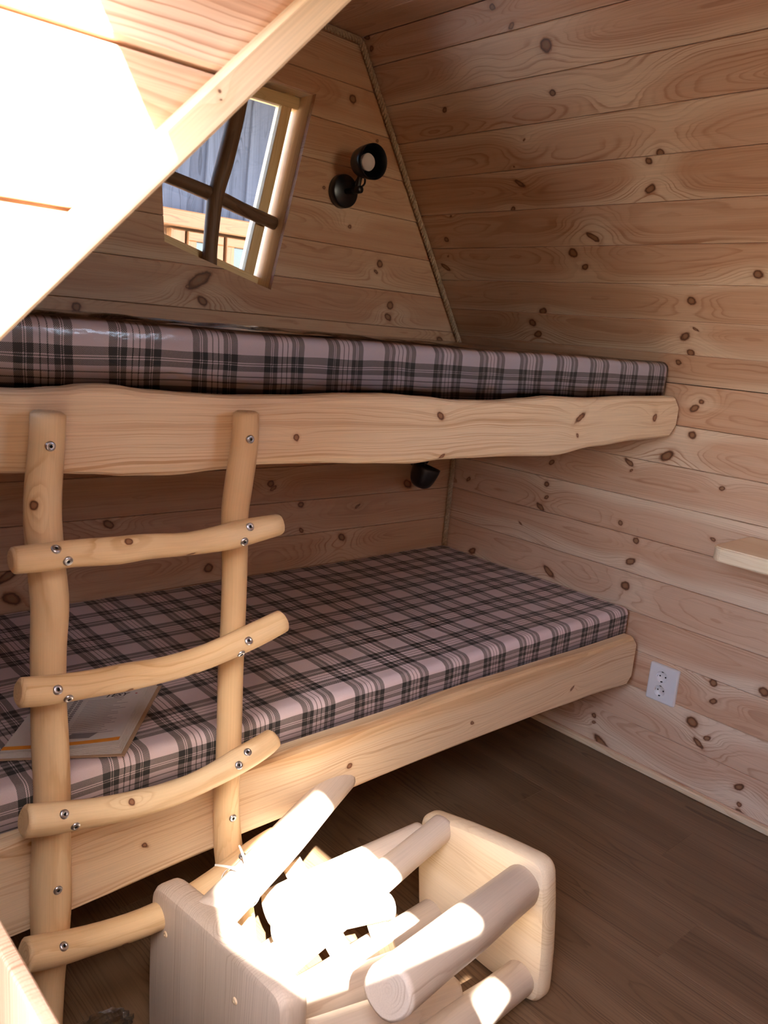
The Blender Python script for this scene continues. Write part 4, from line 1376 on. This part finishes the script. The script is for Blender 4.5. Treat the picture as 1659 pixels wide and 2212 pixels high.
# left stool: the smooth top of the seat looks at the doorway
s2 = root('stool', W(0.72, 1.1, FLOORZ), 'left-hand overturned pine stool showing the greyish smooth top of its seat', 'stool', 'overturned log stools')
XT = 0.665
tl, tr = onX(322, 1925, XT), onX(612, 2150, XT)
y_l, y_r = onX(322, 1960, XT).y, onX(610, 2160, XT).y
z_l, z_r = onX(345, 1925, XT).z, onX(600, 2150, XT).z
cs_ = [Vector((XT * S, y_l, .005)), Vector((XT * S, y_r, .005)), Vector((XT * S, y_r, z_r)), Vector((XT * S, y_l, z_l))]
seat2 = seat('seat', cs_, Vector((-1, 0, 0)), 0.055, s2, M_SEAT_SHADE, ez, seed=8, ofs=(.03, .055, .9), tint=-.25)
for px, py in ((358, 2018), (508, 2162)):
    pg = screw(seat2, px, py, r=.006, name='plug')
    pg.data.materials[0] = M_PALE; pg.data.materials[1] = M_PALE; wprops(pg)
XU = XT + .04
eE0, eE1 = onX(452, 1990, XU), onX(740, 1676, 1.22)
legE = leg(s2, eE0, eE1, .037, .035, 61, bend=(0, 0, -.006))
leg(s2, W(XU, .975, -1.20), W(1.13, .99, -1.30), .036, .036, 62)
leg(s2, W(XU, 1.22, -1.375), W(1.20, 1.30, -1.400), .036, .036, 63)
leg(s2, onX(660, 2262, XU + .02), onX(972, 2148, 1.14), .036, .034, 64)
# thin laths nailed across the legs
def lath(parent, a, b, w, t, nrm):
    u = (b - a).normalized(); n = (nrm - u * nrm.dot(u)).normalized(); v = n.cross(u)
    fr = (a, u, v, n)
    return plank('stretcher', [rect(0, -w / 2, (b - a).length, w / 2, .003)], fr, t, M_STOOL, parent, bev=.003, tint=-.1)
l1 = lath(s2, onX(628, 1862, 1.03), onX(850, 2260, 1.03), .044, .014, Vector((-.5, -.45, .75)))
l2 = lath(s1, onX(762, 1836, 1.14), onX(900, 2250, 1.12), .042, .014, Vector((-.5, -.45, .75)))
screw(l1, 833, 2188, r=.006, surf=None) if False else None
# two loose peeled poles lying through the legs
for (a, b, r_, sd, lab) in ((onX(580, 1968, .93), onX(915, 1810, 1.34), .040, 71, 'thick peeled pine pole bundled behind the stool legs, brightly sunlit'),
                            (onX(590, 2010, .90), onX(848, 1957, 1.16), .026, 72, 'short thin peeled pine pole lying under the bundled stool legs')):
    rt = root('peeled_pole', a, lab, 'pole')
    mid = (a + b) / 2
    log('pole', [(a, r_), (a * .75 + b * .25, r_ * 1.04), (mid, r_), (a * .25 + b * .75, r_ * .97), (b, r_ * .95)], rt, mat=M_LEG, seed=sd, facet=.04, tint=-.1)

# ------------------------------------------------------------------ cable tie round the left stool's long leg
ce_ = onX(508, 1905, .0 + .0 + XU + (1.22 - XU) * .19)
ax_ = (eE1 - eE0).normalized()
tpos = eE0 + ax_ * ((eE1 - eE0).length * .185)
ct = root('cable_tie', tpos, 'white nylon cable tie with its tail sticking up, around the left stool leg', 'cable tie')
a1 = ax_.orthogonal().normalized(); a2 = ax_.cross(a1)
vs_, fs_ = [], []
N_ = 36
for i in range(N_):
    a = 2 * math.pi * i / N_
    d = a1 * math.cos(a) + a2 * math.sin(a)
    for (rr2, ww) in ((.0395, -.0022), (.0395, .0022), (.0408, .0022), (.0408, -.0022)):
        vs_.append(d * rr2 + ax_ * ww)
for i in range(N_):
    for k in range(4):
        j = (i + 1) % N_; l = (k + 1) % 4
        fs_.append([i * 4 + k, j * 4 + k, j * 4 + l, i * 4 + l])
me = mesh_from('loop', vs_, fs_); fix_normals(me)
link('loop', me, M_NYLON, ct)
tow = (W(0, 0, 0) - tpos).normalized()
hd = (tow - ax_ * tow.dot(ax_)).normalized()
side = ax_.cross(hd)
hp = hd * .043 + (-R_RIGHT * .012)
me = box_mesh('head', .009, .008, .007, .001, 1)
link('head', me, M_NYLON, ct, hp)
def strap(name, p0, p1, bend, w=.0026):
    mid = (p0 + p1) / 2 + bend
    pts = [Vector(c) for c in catmull([tuple(p0), tuple(mid), tuple(p1)], 12)]
    vv, ff_ = [], []
    for i, p in enumerate(pts):
        t = (pts[min(i + 1, 11)] - pts[max(i - 1, 0)]).normalized()
        nn = t.cross(-R_FWD).normalized()
        for s_, o_ in ((-1, 0), (1, 0), (1, 1), (-1, 1)):
            vv.append(p + nn * w * s_ * (1 - .35 * i / 11) + R_FWD * .0012 * o_)
    for i in range(11):
        for k in range(4):
            l = (k + 1) % 4
            ff_.append([i * 4 + k, (i + 1) * 4 + k, (i + 1) * 4 + l, i * 4 + l])
    ff_ += [[3, 2, 1, 0], [44, 45, 46, 47]]
    me = mesh_from(name, vv, ff_); fix_normals(me)
    return link(name, me, M_NYLON, ct)
sc_ = (tpos - W(0, 0, 0)).dot(R_FWD) / F
strap('tail', hp, hp + (R_RIGHT * -14 + R_DOWN * -62) * sc_, R_RIGHT * .004)
strap('tail', hp, hp + (R_RIGHT * -66 + R_DOWN * -20) * sc_, R_DOWN * -.004)

# ------------------------------------------------------------------ crumpled clear bag on the floor at the bottom edge
bp = onZ(228, 2226, -H)
bag = root('plastic_bag', bp, 'crumpled clear plastic bag on the floor at the bottom edge', 'bag')
bm = bmesh.new()
bmesh.ops.create_icosphere(bm, subdivisions=4, radius=1.0)
rnd = random.Random(4)
dirs = [(Vector((rnd.uniform(-1, 1), rnd.uniform(-1, 1), rnd.uniform(-1, 1))).normalized(), rnd.uniform(-.25, .25), rnd.uniform(3, 9)) for _ in range(14)]
for v in bm.verts:
    d = v.co.normalized()
    k = 1 + sum(a * abs(math.sin(f_ * d.dot(q))) for q, a, f_ in dirs) * .6
    v.co = Vector((d.x * .045 * k, d.y * .032 * k, max(0.001, (d.z * .5 + .5) * .014 * k)))
me = bpy.data.meshes.new('film'); bm.to_mesh(me); bm.free()
link('film', me, M_BAG, bag)

# ------------------------------------------------------------------ outside: neighbouring hut seen through the window, ground
gd = slab('ground', [Vector((-12, -12, -.35)), Vector((16, -12, -.35)), Vector((16, 16, -.35)), Vector((-12, 16, -.35))], ez, .05, M_GROUND)
gd['kind'] = 'structure'
YH = 4.3
nh = root('neighbouring_hut', W(2.6, YH, -1.8), 'weathered grey board hut with orange window frames seen through the crooked window', 'hut')
nhl = nh.location
fr_h = (Vector((0, YH * S, 0)), ex, ez, -ey)
rnd = random.Random(21)
x = 0.9
zl0, zl1 = onY(440, 500, YH).z, onY(455, 472, YH).z
w0 = onY(385, 520, YH).x; 
i = 0
while x < 4.6:
    wv = rnd.uniform(.11, .17)
    prox = (i % 2) * .018
    lean = 0.06
    a0, a1_ = x * S, (x + wv + .012) * S
    zlo, zhi = zl1, 3.2
    poly = [((a0, zlo), .004), ((a1_, zlo), .004), ((a1_ + lean, zhi), .004), ((a0 + lean, zhi), .004)]
    # the grain runs upwards: build the plank in a frame turned by 90 degrees
    fr_v = (Vector((0, YH * S - prox, 0)), ez, -ex, -ey)
    poly_v = [((p[1], -p[0]), b) for p, b in poly]
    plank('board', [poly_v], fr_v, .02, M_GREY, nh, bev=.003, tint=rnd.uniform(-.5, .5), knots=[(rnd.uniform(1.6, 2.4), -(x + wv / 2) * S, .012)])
    x += wv; i += 1
# lintel beam and window frames below it
xa, xb = onY(330, 470, YH).x, 4.3
plank('lintel_beam', [rect(xa, zl0, xb, zl1 + .01, .006)], (Vector((0, YH * S - .07, 0)), ex, ez, -ey), .09, M_ORANGE, nh, bev=.006, tint=.1)
M_PANE = NT('dark_pane')
_pr = M_PANE.principled((0.02, 0.03, 0.03), 0.04, 0.8)
M_PANE = M_PANE.mat
def h_window(px0, px1, pxs):
    xw0, xw1 = px0, px1
    z1w, z0w = zl0 - .015, zl0 - .62
    fw = .045
    for (u0, v0, u1, v1) in ((xw0, z1w - fw, xw1, z1w), (xw0, z0w, xw1, z0w + fw)):
        plank('window_frame', [rect(u0, v0, u1, v1, .004)], (Vector((0, YH * S - .05, 0)), ex, ez, -ey), .06, M_ORANGE, nh, bev=.004, tint=0)
    for (u0, u1) in ((xw0, xw0 + fw), (xw1 - fw, xw1)):
        plank('window_frame', [[((z0w + fw, -u1), .004), ((z1w - fw, -u1), .004), ((z1w - fw, -u0), .004), ((z0w + fw, -u0), .004)]], (Vector((0, YH * S - .05, 0)), ez, -ex, -ey), .06, M_ORANGE, nh, bev=.004, tint=0)
    me = mesh_from('pane', [Vector((a, YH * S - .02, b)) - nhl for a, b in ((xw0, z0w), (xw1, z0w), (xw1, z1w), (xw0, z1w))] + [Vector((a, YH * S - .012, b)) - nhl for a, b in ((xw0, z0w), (xw1, z0w), (xw1, z1w), (xw0, z1w))],
                   [[0, 1, 2, 3], [7, 6, 5, 4], [0, 4, 5, 1], [1, 5, 6, 2], [2, 6, 7, 3], [3, 7, 4, 0]])
    link('pane', me, M_PANE, nh)
xp = onY(398, 520, YH).x
xq = onY(462, 540, YH).x
h_window(xp, xq + .03, None)
h_window(xq + .05, xq + .55, None)
h_window(xq + .60, xq + 1.1, None)
plank('corner_log', [[((zl0 - .8, -xp + .012), .008), ((zl0 - .01, -xp + .012), .008), ((zl0 - .01, -xp + .09), .008), ((zl0 - .8, -xp + .10), .008)]], (Vector((0, YH * S - .04, 0)), ez, -ex, -ey), .06, M_ORANGE, nh, bev=.01, tint=.2)
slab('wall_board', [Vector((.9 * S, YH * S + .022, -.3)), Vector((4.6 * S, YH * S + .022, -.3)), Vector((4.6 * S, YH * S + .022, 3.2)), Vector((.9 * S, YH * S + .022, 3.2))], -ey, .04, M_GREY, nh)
# roof with a deep eave that shades the boards
EA = 1.75
slab('roof', [Vector((.6 * S, YH * S - EA, 2.78)), Vector((5.0 * S, YH * S - EA, 2.78)), Vector((5.0 * S, YH * S + .6, 3.5)), Vector((.6 * S, YH * S + .6, 3.5))], Vector((0, .4, -1)).normalized(), .06, M_ORANGE, nh)
